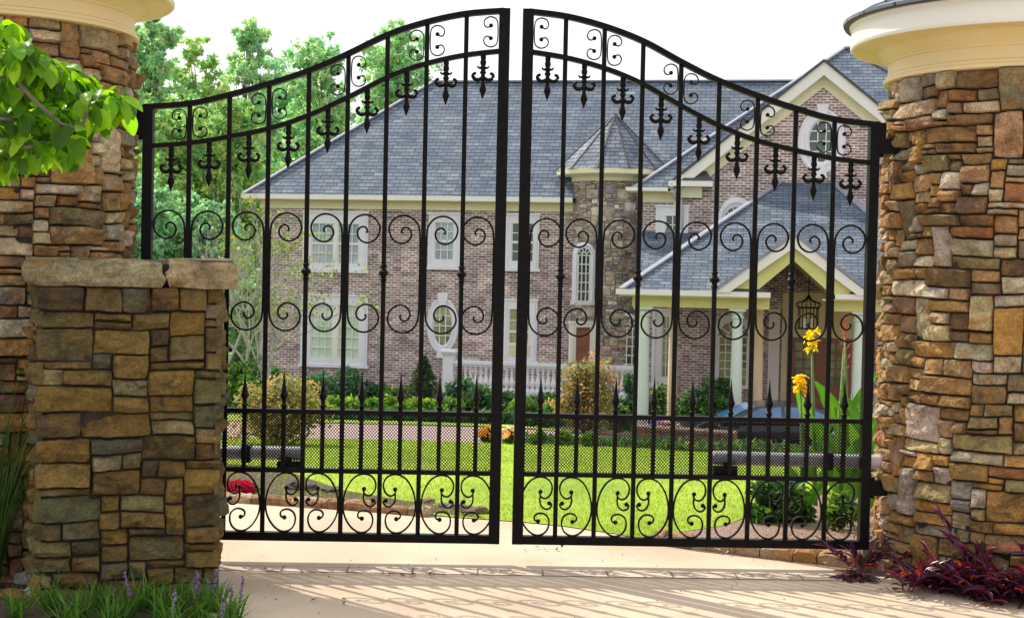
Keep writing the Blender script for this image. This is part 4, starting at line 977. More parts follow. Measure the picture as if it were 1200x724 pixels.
for k in range(4):
    a = 2*math.pi*k/4+.4; d = Vector((math.cos(a), math.sin(a), 0))*.12; m.tube([lc+d+Vector((0, 0, zb_+.08)), lc+d+Vector((0, 0, zb_+.32))], .02, 8)
m.build('candle', M['pale'], lt_)

# balustrade on the terrace -----------------------------------------
PB = Plane(at(640, 430, 40.6).x, 40.6, 10)
b0, rz = PB.hit(526, 424); b1 = PB.hit(757, 434)[0]; rz = PB.hit(640, 429)[1]; lo = PB.hit(640, 459)[1]
bl = empty('balustrade', PB.pt((b0+b1)/2, lo), 'white turned balustrade along the terrace between the oval window and the porch', 'balustrade')
def bb(a, b, z, zz, o0, o1, name):
    m = MB(); m.box(PB.pt((a+b)/2, (z+zz)/2, (o0+o1)/2), (b-a, o1-o0, zz-z), PB.rot()); m.build(name, M['balus'], bl)
m = MB(); m.box(PB.pt((b0+b1)/2, rz+.04, 0), (b1-b0, .26, .09), PB.rot()); m.box(PB.pt((b0+b1)/2, rz-.035, 0), (b1-b0, .18, .055), PB.rot()); m.build('top_rail', M['balus'], bl)
m = MB(); m.box(PB.pt((b0+b1)/2, lo-.06, 0), (b1-b0, .24, .14), PB.rot()); m.build('bottom_rail', M['balus'], bl)
pc = PB.hit(526, 430)[0]
m = MB(); m.box(PB.pt(pc, (lo-.5+rz+.25)/2, 0), (.30, .30, rz+.25-lo+.5), PB.rot()); m.box(PB.pt(pc, rz+.28, 0), (.40, .40, .06), PB.rot()); m.box(PB.pt(pc, rz+.335, 0), (.50, .50, .05), PB.rot()); m.box(PB.pt(pc, rz+.375, 0), (.42, .42, .03), PB.rot()); m.build('pier', M['balus'], bl)
H_ = rz-.06-(lo+.01); base = PB.pt(0, lo+.01)
proto = None; n = 36
for k in range(n):
    a = b0+.34+(b1-b0-.4)*k/(n-1)
    if proto is None:
        m = MB(); pr_ = [(.062, 0), (.062, .07), (.035, .09), (.04, .13), (.072, .24), (.078, .33), (.06, .45), (.034, .60), (.03, .72), (.045, .76), (.034, .80), (.04, .86), (.062, .92), (.062, 1.0)]
        m.lathe([(r, z*H_) for r, z in pr_], (0, 0, 0), 10); proto = m.build('baluster', M['balus'], bl, local=True, smooth=False); o = proto
    else: o = proto.copy(); COL.objects.link(o); o.parent = bl
    o.location = PB.pt(a, lo+.01)-bl.location
# terrace body behind the balustrade
hbox(PB, b0, b1, -3, lo-.14, -2.6, .12, M['brick'], 'terrace_wall')
# stair rail running back from the pier to the wall
m = MB(); m.bar(PB.pt(pc+.3, rz+.08, -.2), PA.pt(hA(562, 421)[0], hA(562, 421)[1], .3), .16, .12, (0, 0, 1)); m.build('side_rail', M['balus'], bl)

# car ------------------------------------------------------------------
def car():
    Y0 = 33.6; x0 = at(776, 500, Y0).x; L = 4.75; zg = tz(x0+2, Y0)
    rt_ = at(905, 471, Y0).z; Hc = rt_-zg
    c = empty('parked_car', (x0+L/2, Y0, zg), 'dark blue car with blue reflections coloured into its glass parked in the court in front of the porch', 'car')
    k = Hc/1.47; wd = .90
    st = [(0, .50, .62, .66), (.10, .38, .70, .80), (.5, .28, .78, .88), (1.2, .25, .88, .90), (1.75, .25, .94, .90), (3.3, .25, .96, .90), (4.1, .27, .97, .88), (4.6, .36, .93, .82), (4.75, .50, .84, .70)]
    m = MB(); vs = []; fs = []; ns = 12
    for (x, zb, zt, w_) in st:
        ring = []
        for j in range(ns):
            a = 2*math.pi*j/ns+math.pi/ns; cx, sx = math.cos(a), math.sin(a); e = .42
            y = w_*math.copysign(abs(cx)**e, cx); z = (zb+zt)/2+(zt-zb)/2*math.copysign(abs(sx)**e, sx)
            ring.append(Vector((x0+x, Y0+y, zg+z*k)))
        vs += ring
    for i in range(len(st)-1):
        for j in range(ns): a = i*ns+j; b = i*ns+(j+1) % ns; fs.append((a, b, b+ns, a+ns))
    fs += [tuple(range(ns)), tuple(range(len(vs)-ns, len(vs)))]; m.add(vs, fs); b = m.build('body', M['carpaint'], c, smooth=True)
    sb = b.modifiers.new('s', 'SUBSURF'); sb.levels = 1; sb.render_levels = 2
    # greenhouse
    P = [(1.25, .90), (2.05, 1.40), (2.6, 1.47), (3.3, 1.45), (4.25, .95)]
    m = MB(); vs = []
    for s in (-1, 1):
        for (x, z) in P: vs.append(Vector((x0+x, Y0+s*(.86-(z-.9)*.42), zg+z*k)))
    m.add(vs, [(0, 1, 2, 3, 4), (5, 6, 7, 8, 9), (1, 6, 7, 2), (2, 7, 8, 3)]); m.add(vs, [(0, 5, 6, 1), (3, 8, 9, 4)])
    m.build('cabin', M['carpaint'], c)
    m = MB(); f = lambda x, z, s, o=.006: Vector((x0+x, Y0+s*(.86-(z-.9)*.42+o), zg+z*k))
    for s in (-1, 1):
        m.add([f(1.55, .97, s), f(2.14, 1.34, s), f(2.62, 1.40, s), f(2.62, .97, s)], [(0, 1, 2, 3)])
        m.add([f(2.70, .97, s), f(2.70, 1.40, s), f(3.26, 1.385, s), f(3.98, .99, s)], [(0, 1, 2, 3)])
    m.build('side_window', M['glass_car'], c)
    m = MB(); g2 = lambda x, z, s: Vector((x0+x-.01, Y0+s*(.78-(z-.9)*.42), zg+z*k+.008))
    m.add([g2(1.33, .95, -1), g2(1.33, .95, 1), g2(2.0, 1.37, 1), g2(2.0, 1.37, -1)], [(0, 1, 2, 3)]); m.build('windscreen', M['glass_car'], c)
    for wx in (.95, 3.85):
        for s in (-1, 1):
            w0 = Vector((x0+wx, Y0+s*.86, zg+.33)); m = MB(); pr_ = [(.20, -.09), (.30, -.10), (.33, -.08), (.33, .08), (.30, .10), (.20, .09)]
            b0_ = len(m.v); m.lathe(pr_, (0, 0, 0), 28)
            m.v = [Vector((v.x, v.z, v.y))+w0 for v in m.v]; ty = m.build('wheel', M['rubber'], c, smooth=False)
            m = MB(); m.lathe([(.01, .085), (.06, .09), (.20, .07), (.205, .095)], (0, 0, 0), 20); m.v = [Vector((v.x, s*v.z, v.y))+w0 for v in m.v]; m.build('rim', M['chrome'], ty)
    m = MB(); m.box((x0+.10, Y0-.55, zg+.62*k), (.12, .28, .12)); m.build('headlight', M['glass_blue'], c)
    m = MB(); m.box((x0+1.62, Y0-.98, zg+.98*k), (.10, .16, .11)); m.build('mirror', M['carpaint'], c)
car()
# ------------------------------------------------------------------ plants
def rv(r):
    z = r.uniform(-1, 1); a = r.uniform(0, 6.2832); q = math.sqrt(1-z*z); return Vector((q*math.cos(a), q*math.sin(a), z))
def jit(c, r, k=.25):
    f = r.uniform(1-k, 1+k); return (c[0]*f*r.uniform(.9, 1.1), c[1]*f, c[2]*f*r.uniform(.85, 1.15))
def leafquad(m, p, n, d, L, W, col):
    """one pointed leaf: two triangles folded along the midrib"""
    x = n.cross(d)
    if x.length < 1e-3: return
    x.normalize(); tip = p+d*L; md = p+d*L*.45
    m.add([p, md+x*W/2+n*L*.08, tip, md-x*W/2+n*L*.08], [(0, 1, 2), (0, 2, 3)], col)
def cloud(m, c, rad, n, L, W, cols, r, up=.3, shell=.55, dark=.55, flat=1.0):
    c = Vector(c); base = jit(r.choice(cols), r, .15)
    for _ in range(n):
        v = rv(r); q = shell+(1-shell)*r.random()**.6 if r.random() < .85 else r.random()
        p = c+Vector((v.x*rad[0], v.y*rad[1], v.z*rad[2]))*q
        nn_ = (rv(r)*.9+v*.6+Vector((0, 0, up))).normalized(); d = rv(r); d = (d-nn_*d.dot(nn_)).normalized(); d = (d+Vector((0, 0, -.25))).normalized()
        k = dark+(1-dark)*min(1, max(0, (q-.3)/.6))*(.75+.35*v.z)  # shade painted in: inner and lower leaves of a clump are darkened
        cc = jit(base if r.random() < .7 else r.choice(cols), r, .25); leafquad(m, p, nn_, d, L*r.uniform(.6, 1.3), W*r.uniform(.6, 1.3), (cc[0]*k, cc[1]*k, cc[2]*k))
def tree(name, label, cat, x, y, h, cw, trunk=.3, th=.35, nb=26, per=170, L=.30, cols=None, seed=1, group=None, mt='leaf_far', bark='bark', gap=.0, tr=.18):
    r = random.Random(seed); zb = tz(x, y)-.1; t = empty(name, (x, y, zb), label, cat, group)
    m = MB(); B = Vector((x, y, zb)); top = B+Vector((r.uniform(-.4, .4), r.uniform(-.4, .4), h*.82))
    pts = catmull([B, B+(top-B)*.35+Vector((r.uniform(-.2, .2), 0, 0)), B+(top-B)*.7+Vector((r.uniform(-.3, .3), 0, 0)), top], 4)
    m.tube(pts, [tr*(1-.85*i/(len(pts)-1)) for i in range(len(pts))], 8)
    f = MB()
    for k in range(nb):
        u = (k+.5)/nb; z = th+(1-th)*u; prof = math.sin(math.pi*min(1, (u*.86+.10)))**.7
        a = k*2.399+r.uniform(-.5, .5); rr = cw*prof*r.uniform(.35, 1.0)
        c = B+Vector((math.cos(a)*rr, math.sin(a)*rr, h*z*r.uniform(.93, 1.02)))
        s = cw*r.uniform(.26, .50)*(1.05-.45*u)
        st = pts[min(len(pts)-1, int(len(pts)*min(.95, z*.8)))]
        m.tube(catmull([st, st.lerp(c, .5)+Vector((0, 0, .1*h*.1)), c], 3), [tr*.3*(1-i/8) for i in range(7)], 5)
        for q in range(13):
            cc = c+Vector((r.gauss(0, 1), r.gauss(0, 1), r.gauss(0, .8)))*s*.75; e = s*r.uniform(.15, .55)
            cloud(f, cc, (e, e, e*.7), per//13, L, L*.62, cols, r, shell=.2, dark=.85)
    m.build('trunk', M[bark], t, smooth=True); f.build('crown', M[mt], t); return t
TEAL = [(.48, .70, .42), (.55, .74, .44), (.42, .66, .43), (.60, .74, .42)]  # far leaf lists are lightened: aerial haze painted into the colours
HAZE_TEALD = [(.38, .62, .42), (.42, .66, .44), (.48, .66, .42)]
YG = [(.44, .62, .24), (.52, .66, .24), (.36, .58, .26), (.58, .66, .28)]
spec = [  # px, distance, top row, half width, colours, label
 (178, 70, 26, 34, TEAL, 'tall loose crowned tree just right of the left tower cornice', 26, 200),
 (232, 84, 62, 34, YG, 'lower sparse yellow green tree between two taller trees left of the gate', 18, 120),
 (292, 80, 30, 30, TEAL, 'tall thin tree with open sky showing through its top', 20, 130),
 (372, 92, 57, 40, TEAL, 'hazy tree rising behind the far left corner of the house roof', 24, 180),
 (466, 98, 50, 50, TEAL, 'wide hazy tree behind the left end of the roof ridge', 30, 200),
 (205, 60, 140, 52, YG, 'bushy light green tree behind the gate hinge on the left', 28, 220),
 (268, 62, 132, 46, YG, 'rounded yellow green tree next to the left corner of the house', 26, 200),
 (165, 52, 230, 40, HAZE_TEALD, 'dark green tree low against the left tower', 26, 200),
 (232, 54, 250, 46, HAZE_TEALD, 'dense dark green tree under the yellow green ones', 28, 220),
 (330, 100, 100, 60, HAZE_TEALD, 'dark hazy tree behind the left hip of the roof', 28, 200),
 (120, 80, 60, 60, HAZE_TEALD, 'tree standing behind the left stone tower', 24, 150),
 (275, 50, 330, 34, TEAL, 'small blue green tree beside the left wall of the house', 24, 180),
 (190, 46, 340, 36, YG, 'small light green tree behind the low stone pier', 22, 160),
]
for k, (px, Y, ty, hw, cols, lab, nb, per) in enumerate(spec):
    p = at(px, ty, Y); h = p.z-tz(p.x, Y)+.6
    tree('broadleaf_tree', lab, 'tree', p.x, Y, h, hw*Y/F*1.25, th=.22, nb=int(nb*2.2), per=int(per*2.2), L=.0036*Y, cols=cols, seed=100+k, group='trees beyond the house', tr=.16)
# pale bare branched tree left of the house corner
def paletree():
    r = random.Random(4); Y = 35; b = at(290, 447, Y); t = empty('crape_myrtle', (b.x, Y, tz(b.x, Y)), 'small tree with pale bare branches and few yellow leaves at the left house corner', 'tree')
    m = MB(); f = MB(); base = Vector((b.x, Y, tz(b.x, Y)-.1))
    def br(p, d, L, rad, dep):
        pts = [p]; q = p
        for i in range(5):
            d = (d+rv(r)*.16+Vector((0, 0, .03))).normalized(); q = q+d*L/5; pts.append(q)
        m.tube(pts, [rad*(1-.13*i) for i in range(6)], 6)
        if dep < 4:
            for _ in range(3 if dep else 4):
                s = r.randint(2, 5); nd = (d+rv(r)*.75+Vector((.12, 0, .18))).normalized(); br(pts[s], nd, L*r.uniform(.6, .85), rad*.52, dep+1)
        elif r.random() < .28: cloud(f, q, (.3, .3, .16), 9, .11, .07, [(.34, .42, .10), (.45, .40, .12), (.25, .38, .10)], r)
    for a in (-.28, -.05, .22, .42): br(base+Vector((a*.6, 0, 0)), Vector((a, r.uniform(-.2, .2), 1)).normalized(), 2.1, .075, 0)
    m.build('branches', M['greybark'], t, smooth=True); f.build('leaves', M['leaf_far'], t)
paletree()
def shrub(name, label, px, yt, yb, hw, Y, cols, seed, L=.09, n=1400, mt='leaf', group=None, cone=False, cat='shrub', flowers=None, deep=.9, clumps=14, zb=None, flat=False):
    r = random.Random(seed); a = at(px, yt, Y); g_ = at(px, yb, Y); zb = tz(a.x, Y) if zb is None else zb; zb = max(zb, g_.z-.3) if zb > g_.z else zb
    zlow = max(tz(a.x, Y), g_.z-.25); h = a.z-zlow; w = hw*Y/F
    t = empty(name, (a.x, Y, tz(a.x, Y)), label, cat, group); f = MB(); m = MB(); B = Vector((a.x, Y, zlow))
    for k in range(clumps):
        u = (k+.5)/clumps; ang = k*2.399+r.random()
        if cone: rr = w*(1-u)*.75; z = h*(u*.88+.03); s = w*(.5*(1-u)+.16); sz = h*.14
        else:
            u = r.random(); rr = w*.72*math.sqrt(r.random())*(1 if u < .6 else .75); z = h*(.18+.62*u); s = w*r.uniform(.26, .42); sz = h*r.uniform(.16, .26)
        c = B+Vector((math.cos(ang)*rr, math.sin(ang)*rr*deep, z))
        m.tube([Vector((a.x, Y, tz(a.x, Y)-.03)), B.lerp(c, .5)+Vector((0, 0, .02)), c], [.012*Y/10, .009*Y/10, .004*Y/10], 5)
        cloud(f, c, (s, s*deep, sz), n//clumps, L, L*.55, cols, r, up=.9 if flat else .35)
    m.build('stems', M['bark'], t); f.build('foliage', M[mt], t)
    if flowers:
        fl, nf, fs = flowers; q = MB()
        for _ in range(nf):
            v = rv(r); v.z = abs(v.z); p = B+Vector((v.x*w*.95, v.y*w*.9*deep-.02, h*.35+v.z*h*.62)); c = jit(r.choice(fl), r, .15)
            for j in range(5):
                d = (rv(r)*.7+Vector((math.cos(j*1.257), math.sin(j*1.257), .3))).normalized(); n_ = (v+rv(r)*.3).normalized(); leafquad(q, p, n_, d, fs, fs*.8, c)
        q.build('flowers', M['petal'], t)
    return t
DG = [(.035, .095, .035), (.05, .13, .045), (.07, .17, .05)]
MG = [(.08, .20, .04), (.11, .26, .05), (.06, .15, .035)]
BG = [(.06, .16, .09), (.09, .22, .12), (.05, .13, .07)]
LG = [(.24, .42, .05), (.30, .48, .06), (.18, .34, .05)]
MAP = [(.62, .36, .13), (.52, .36, .12), (.36, .34, .10), (.66, .40, .18), (.28, .30, .09)]
MAPG = [(.16, .20, .08), (.10, .14, .06), (.24, .24, .09)]
shrub('japanese_maple', 'orange and yellow mounded Japanese maple behind the left gate leaf', 328, 434, 545, 66, 15.5, MAP+MAPG[:1], 21, .050, 7500, clumps=44, cat='small tree', deep=1.0, flat=True)
shrub('japanese_maple', 'larger golden Japanese maple hiding the balustrade near the turret door', 688, 416, 515, 46, 27, MAP+MAPG, 22, .075, 6500, clumps=34, cat='small tree', flat=True)
shrub('garden_shrub', 'soft blue green shrub under the wide left ground floor window', 395, 430, 474, 44, 41, BG, 23, .13, 2600, clumps=18)
shrub('garden_shrub', 'green shrub at the left corner of the house wall', 318, 428, 475, 34, 40, BG+MG, 24, .13, 2000)
shrub('garden_shrub', 'yellow green bush by the foot of the pale branched tree', 283, 420, 490, 26, 34, LG+MG, 25, .12, 1800)
shrub('conical_shrub', 'dark bronze green conical shrub left of the balustrade pier', 497, 416, 474, 24, 39.2, DG+[(.12, .10, .05)], 26, .10, 3000, cone=True, clumps=22)
shrub('juniper_bush', 'feathery blue green juniper in front of the balustrade pier', 540, 440, 482, 26, 38, BG, 27, .14, 1700)
shrub('juniper_bush', 'small upright juniper at the right end of the balustrade', 741, 437, 490, 17, 37, BG, 28, .12, 1500)
shrub('garden_shrub', 'dark clipped shrub beneath the middle of the balustrade', 590, 457, 490, 34, 38.5, BG+DG, 29, .11, 2000)
shrub('garden_shrub', 'dark shrub at the foot of the balustrade beside the golden maple', 636, 458, 490, 26, 38.5, DG, 30, .11, 1500)
shrub('garden_shrub', 'glossy dark green bush with yellow tips between the two left porch columns', 818, 436, 505, 26, 35.2, DG+MG, 31, .10, 2600)
shrub('garden_shrub', 'glossy dark green bush behind the middle porch column', 852, 438, 505, 24, 37.6, DG+MG, 32, .10, 2200)
shrub('garden_shrub', 'bright grassy green bush between the white and cream porch columns', 768, 448, 500, 16, 37.8, LG+MG, 33, .12, 1300)
extra = [(352, 438, 474, 26, 40.5, MG+BG, 'loose green shrub between the corner shrub and the wide window'), (438, 446, 476, 24, 41, BG+MG, 'loose green shrub right of the wide ground floor window'), (466, 452, 478, 20, 40, MG+[(.30, .22, .08)], 'low bronze tinged shrub left of the conical shrub'),
 (560, 448, 484, 22, 37.4, BG+MG, 'feathery shrub overlapping the left balusters'), (612, 462, 486, 22, 36.8, MG+LG[:1], 'low bright shrub in front of the balustrade middle'), (650, 470, 500, 20, 33, MG+MAP[:1], 'small golden green shrub left of the golden maple'), (725, 470, 508, 20, 30, DG+MG, 'dark leafy shrub at the right edge of the golden maple'), (838, 456, 506, 22, 34.6, MG+DG, 'low leafy shrub in front of the two glossy bushes')]
for k, (px, yt, yb, hw, Y, cols, lab) in enumerate(extra): shrub('garden_shrub', lab, px, yt, yb, hw, Y, cols, 500+k, .11, 1500, clumps=14)
for k, px in enumerate(range(322, 530, 23)):
    shrub('low_hedge_plant', ['bright yellow green hedge mound in the row under the left windows'][0], px, 464+(k % 3)*2, 486, 19, 35.5, LG+MG[:1], 40+k, .11, 1300, clumps=12, group='yellow green hedge mounds in a row', cat='hedge plant')
for k, px in enumerate(range(392, 640, 27)):
    shrub('dark_hedge_plant', 'dark green clipped hedge mound in the row across the lawn', px, 482, 505, 21, 29.5, DG+BG, 60+k, .085, 1300, clumps=12, group='dark hedge mounds in a row', cat='hedge plant')
FT = tz(0, 20)
shrub('marigold_plant', 'orange flowering plant seen through the mesh just left of the gate seam', 575, 499, 533, 15, 17.6, MG, 71, .06, 900, clumps=8, flowers=([(.85, .30, .03), (.9, .42, .05)], 45, .045), cat='flowering plant')
shrub('marigold_plant', 'orange and white flowering plant seen in the gap between the gate leaves', 598, 501, 538, 11, 17.3, MG, 72, .06, 700, clumps=8, flowers=([(.85, .25, .03), (.9, .5, .1), (.8, .75, .7)], 36, .04), cat='flowering plant')
for k, (px, lab) in enumerate(((632, 'round yellow green topiary bush nearest the gate seam'), (661, 'round yellow green topiary bush in the middle of three'), (691, 'round yellow green topiary bush farthest right of three'))):
    shrub('topiary_bush', lab, px, 504+k, 536, 11, 17.4, LG+MG, 75+k, .05, 1500, clumps=14, group='round topiary bushes')
shrub('begonia_plant', 'bright red flowering plant beside the brick edging at left', 281, 562, 592, 21, 10.45, DG, 80, .03, 900, clumps=12, flowers=([(.62, .008, .06), (.50, .006, .06)], 260, .020), cat='flowering plant')
shrub('garden_shrub', 'large glossy green bush in the mulch behind the right gate leaf', 912, 560, 632, 44, 9.9, MG+DG+[(.16, .34, .06)], 81, .060, 2600, clumps=20)
shrub('garden_shrub', 'small green bush behind the last scroll panels near the right tower', 985, 575, 634, 22, 9.6, MG+LG, 82, .055, 1100, clumps=12)
shrub('flowering_plant', 'mixed purple red and yellow flowers by the low wall before the porch', 778, 490, 535, 22, 24, MG, 83, .07, 700, clumps=8, flowers=([(.75, .05, .06), (.10, .18, .75), (.8, .6, .05), (.5, .15, .6), (.85, .8, .85)], 130, .06), cat='flowering plant')
# spreading ground cover on the court side of the lawn
M['cover'] = M['leaf']
def strip(name, x0, x1, y0, y1, n, hgt, L, cols, seed, kd='stuff'):
    r = random.Random(seed); m = MB()
    for _ in range(n):
        x = r.uniform(x0, x1); y = r.uniform(y0, y1); z = tz(x, y)+r.random()*hgt*(.5+.5*noise.noise((x*1.5, y*1.5, 0)))
        n_ = (rv(r)+Vector((0, 0, .8))).normalized(); d = rv(r); d = (d-n_*d.dot(n_)).normalized(); leafquad(m, Vector((x, y, z)), n_, d, L*r.uniform(.6, 1.3), L*.5, jit(r.choice(cols), r, .3))
    return m.build(name, M['leaf'], kind=kd)
strip('ground_cover', 1.8, 6.5, 17.2, 18.2, 5000, .22, .09, MG+DG+[(.4, .3, .1)], 90)
strip('ground_cover', .2, 2.2, 18.0, 18.8, 2000, .14, .08, DG+MG, 91)
strip('ground_cover', -13, 7, 33.2, 35, 8000, .25, .16, DG+MG, 92)
strip('ground_cover', -16, -9, 26, 36, 7000, .8, .22, MG+LG+YG, 93)
# far wood behind everything at left
def wood():
    r = random.Random(9); m = MB()
    for k in range(170):
        px = r.uniform(60, 420); Y = r.uniform(88, 120); p = at(px, r.uniform(200, 430), Y); s = r.uniform(2.2, 4)
        cloud(m, p, (s, s, s*.8), 70, .8, .6, HAZE_TEALD+TEAL, r)
    for k in range(150):
        x = r.uniform(-70, 60); y = r.uniform(118, 128); s = r.uniform(3, 5); cloud(m, (x, y, r.uniform(-1, 5)), (s, s, s*.8), 60, 1.1, .8, HAZE_TEALD, r)
    m.build('far_wood', M['leaf_far'], kind='stuff')
wood()
# low stone edging wall before the porch court
lw = MB(); P0 = at(742, 527, 22.5); P1 = at(862, 529, 22.0); zt2 = at(760, 516, 22.5).z
kk = 7
for i in range(kk):
    a = P0.lerp(P1, i/kk); b = P0.lerp(P1, (i+1)/kk); c = (a+b)/2; zg = tz(c.x, c.y)
    h_ = max(.25, zt2-.06*i/kk-zg); lw.box((c.x, c.y, zg+h_/2-.05), ((b-a).length-.008, .3, h_), Matrix.Rotation(math.atan2(P1.y-P0.y, P1.x-P0.x), 3, 'Z'))
    lw.box((c.x, c.y, zg+h_-.02), ((b-a).length-.01, .36, .05), Matrix.Rotation(math.atan2(P1.y-P0.y, P1.x-P0.x), 3, 'Z'))
cc_ = (P0+P1)/2
lw.build('low_wall', noisy('low_wall_stone', (.16, .10, .06), (.33, .21, .13), 4, .9, .6, 20), origin=(cc_.x, cc_.y, tz(cc_.x, cc_.y)), label='low brown stone wall with flowers in front of the parked car', cat='wall')

# lawn blades --------------------------------------------------------
def inpoly(x, y, P):
    c = False; j = len(P)-1
    for i in range(len(P)):
        if (P[i][1] > y) != (P[j][1] > y) and x < (P[j][0]-P[i][0])*(y-P[i][1])/(P[j][1]-P[i][1])+P[i][0]: c = not c
        j = i
    return c
def blades():
    r = random.Random(3); m = MB(); n = 0
    while n < 42000:
        Y = 9.2+8.3*r.random()**1.6; X = r.uniform(-.38, .30)*Y
        if not inpoly(X, Y, lawn): continue
        n += 1; z = tz(X, Y)+.004; h = r.uniform(.012, .028); a = r.uniform(0, 6.28); w = .004*Y/10; d = Vector((math.cos(a), math.sin(a), 0)); l = Vector((r.uniform(-1, 1), r.uniform(-1, 1), 0))*h*.5
        p = Vector((X, Y, z)); m.add([p-d*w, p+d*w, p+l+Vector((0, 0, h))], [(0, 1, 2)], jit(r.choice([(.33, .46, .03), (.28, .42, .03), (.40, .50, .05)]), r, .15))
    m.build('grass', M['grass'], kind='stuff')
blades()

# canna lilies --------------------------------------------------------
def bigleaf(m, base, d, up, L, W, col, r, droop=.5, n=8, fold=.25, wavy=.03):
    """broad lanceolate leaf as a curved two sided blade"""
    d = d.normalized(); side = d.cross(up).normalized(); vs = []; cs = []; p = Vector(base); cur = d.copy(); ph = r.uniform(0, 6)
    for i in range(n+1):
        t = i/n; w = W*(math.sin(math.pi*min(1, t*.93+.05))**.75)*(1-.15*t); nr = side.cross(cur).normalized()
        for s, q in ((-1, 1), (-.5, .35), (0, 0), (.5, .35), (1, 1)):
            vs.append(p+side*s*w/2+nr*(q*fold*w*.5+math.sin(ph+t*14+s*2)*wavy*w))
            k = 1+.10*(1-abs(s))+r.uniform(-.03, .03); cs.append((col[0]*k, col[1]*k, col[2]*k))
        cur = (cur+Vector((0, 0, -droop/n))).normalized(); p = p+cur*(L/n)
    fs = [(i*5+j, i*5+j+1, (i+1)*5+j+1, (i+1)*5+j) for i in range(n) for j in range(4)]
    m.add(vs, fs, cs)
def canna(x, y, h, label, flower, seed, nl=7, fl=True):
    r = random.Random(seed); t = empty('canna_lily', (x, y, 0), label, 'plant', 'canna lilies'); m = MB(); B = Vector((x, y, 0)); lean = Vector((r.uniform(-.06, .06), r.uniform(-.05, .05), 1))
    m.tube([B, B+lean*h*.5, B+lean*h*.93], [.018, .014, .006], 8); m.build('stem', M['stem'], t, smooth=True)
    for k in range(nl):
        q = .04+.42*k/nl; a = k*2.6+r.uniform(-.4, .4); p = B+lean*h*q; d = Vector((math.cos(a)*.42, math.sin(a)*.42, 1.2)); lf = MB()
        c = r.choice([(.12, .30, .035), (.09, .25, .03), (.17, .36, .04)]); side_up = Vector((math.sin(a)*.6, -math.cos(a)*.6, .5)); bigleaf(lf, p, d, side_up, h*(r.uniform(.24, .38) if fl else r.uniform(.42, .6)), h*(.085 if fl else .13), c, r, .8, 10); lf.build('leaf', M['leaf'], t, smooth=True)
    if fl:
        q = MB()
        red = flower[1] < .2
        for k in range(8 if red else 9):
            p = B+lean*h*(.78+.22*k/8 if red else .89+.11*k/8)+Vector((r.uniform(-.02, .02), r.uniform(-.02, .02), 0))
            for j in range(2 if red else 4):
                d = Vector((r.uniform(-1, 1), r.uniform(-1, 1), r.uniform(-.4, 1) if not red else r.uniform(1.2, 2.4))); bigleaf(q, p, d, Vector((.1, .2, 1)), r.uniform(.05, .08), .036 if not red else .014, jit(flower, r, .15), r, 1.2 if not red else .1, 4, .3, .1)
        q.build('flower', M['petal'], t, smooth=True)
cn = [(961, 10.6, 386, 'canna lily with a tall yellow flower spike right of the front doors', (.95, .78, .02), 5), (946, 10.0, 441, 'canna lily with a low drooping yellow orange flower', (.95, .70, .03), 4),
      (984, 10.9, 400, 'canna lily with a slim pinkish red bud spike left of the tallest bud', (.55, .10, .06), 6), (1002, 10.4, 372, 'canna lily with tall red buds close to the hinge post', (.55, .05, .08), 8), (1020, 10.2, 432, 'broad leaved canna lily touching the right tower', (.95, .6, .03), 9), (1000, 11.1, 452, 'leafy canna lily without flowers between the red bud spikes', (.9, .6, .1), 7), (990, 10.0, 470, 'short leafy canna lily in front of the tall bud spikes', (.9, .6, .1), 7), (1031, 11.0, 440, 'leafy canna lily squeezed between the hinge post and the tower', (.9, .6, .1), 6)]
for k, (px, Y, ty, lab, fc, nl) in enumerate(cn):
    p = at(px, ty, Y); canna(p.x, Y, p.z, lab, fc, 200+k, nl, fl=(k < 4))

# purple heart at the foot of the right tower -------------------------
def purple(x, y, label, seed, n=9, reach=.35):
    r = random.Random(seed); t = empty('purple_heart_plant', (x, y, 0), label, 'plant', 'purple leaved plants by the right tower'); st = MB(); lf = MB()
    for k in range(n):
        a = r.uniform(math.pi*.85, math.pi*2.15); d = Vector((math.cos(a)*r.uniform(.5, 1), math.sin(a)*r.uniform(.4, 1), r.uniform(.35, 1.3))).normalized(); p = Vector((x+r.uniform(-.12, .12), y+r.uniform(-.1, .1), 0)); pts = [p]
        L = reach*r.uniform(.6, 1.25)
        for i in range(6): d = (d+Vector((0, 0, -.10))+rv(r)*.12).normalized(); p = p+d*L/6; p.z = max(p.z, .015); pts.append(p.copy())
        st.tube(pts, .0045, 5, (.20, .05, .13))
        for i in range(1, 7):
            for s in (1, -1) if i < 6 else (1, -1, .3, -.5):
                q = pts[i]; sd_ = d.cross(Vector((0, 0, 1))); dd = (d*.55+sd_*s*r.uniform(.5, 1)+Vector((0, 0, r.uniform(.1, .8)))).normalized()
                c = jit(r.choice([(.065, .015, .045), (.045, .012, .04), (.11, .018, .035), (.08, .025, .06), (.32, .06, .035), (.05, .05, .035), (.05, .015, .05)]), r, .25)
                bigleaf(lf, q, dd, Vector((0, 0, 1)), r.uniform(.07, .135), r.uniform(.022, .034), c, r, .7, 5, .55, .02)
    st.build('stems', M['leaf_purple'], t); lf.build('leaves', M['leaf_purple'], t, smooth=True)
pp = [(1022, 672), (1052, 678), (1075, 672), (1098, 684), (1122, 672), (1140, 690), (1160, 672), (1182, 690), (1196, 668), (1110, 655), (1150, 650), (1185, 640), (1205, 620), (1080, 690), (1215, 700), (1230, 660)]
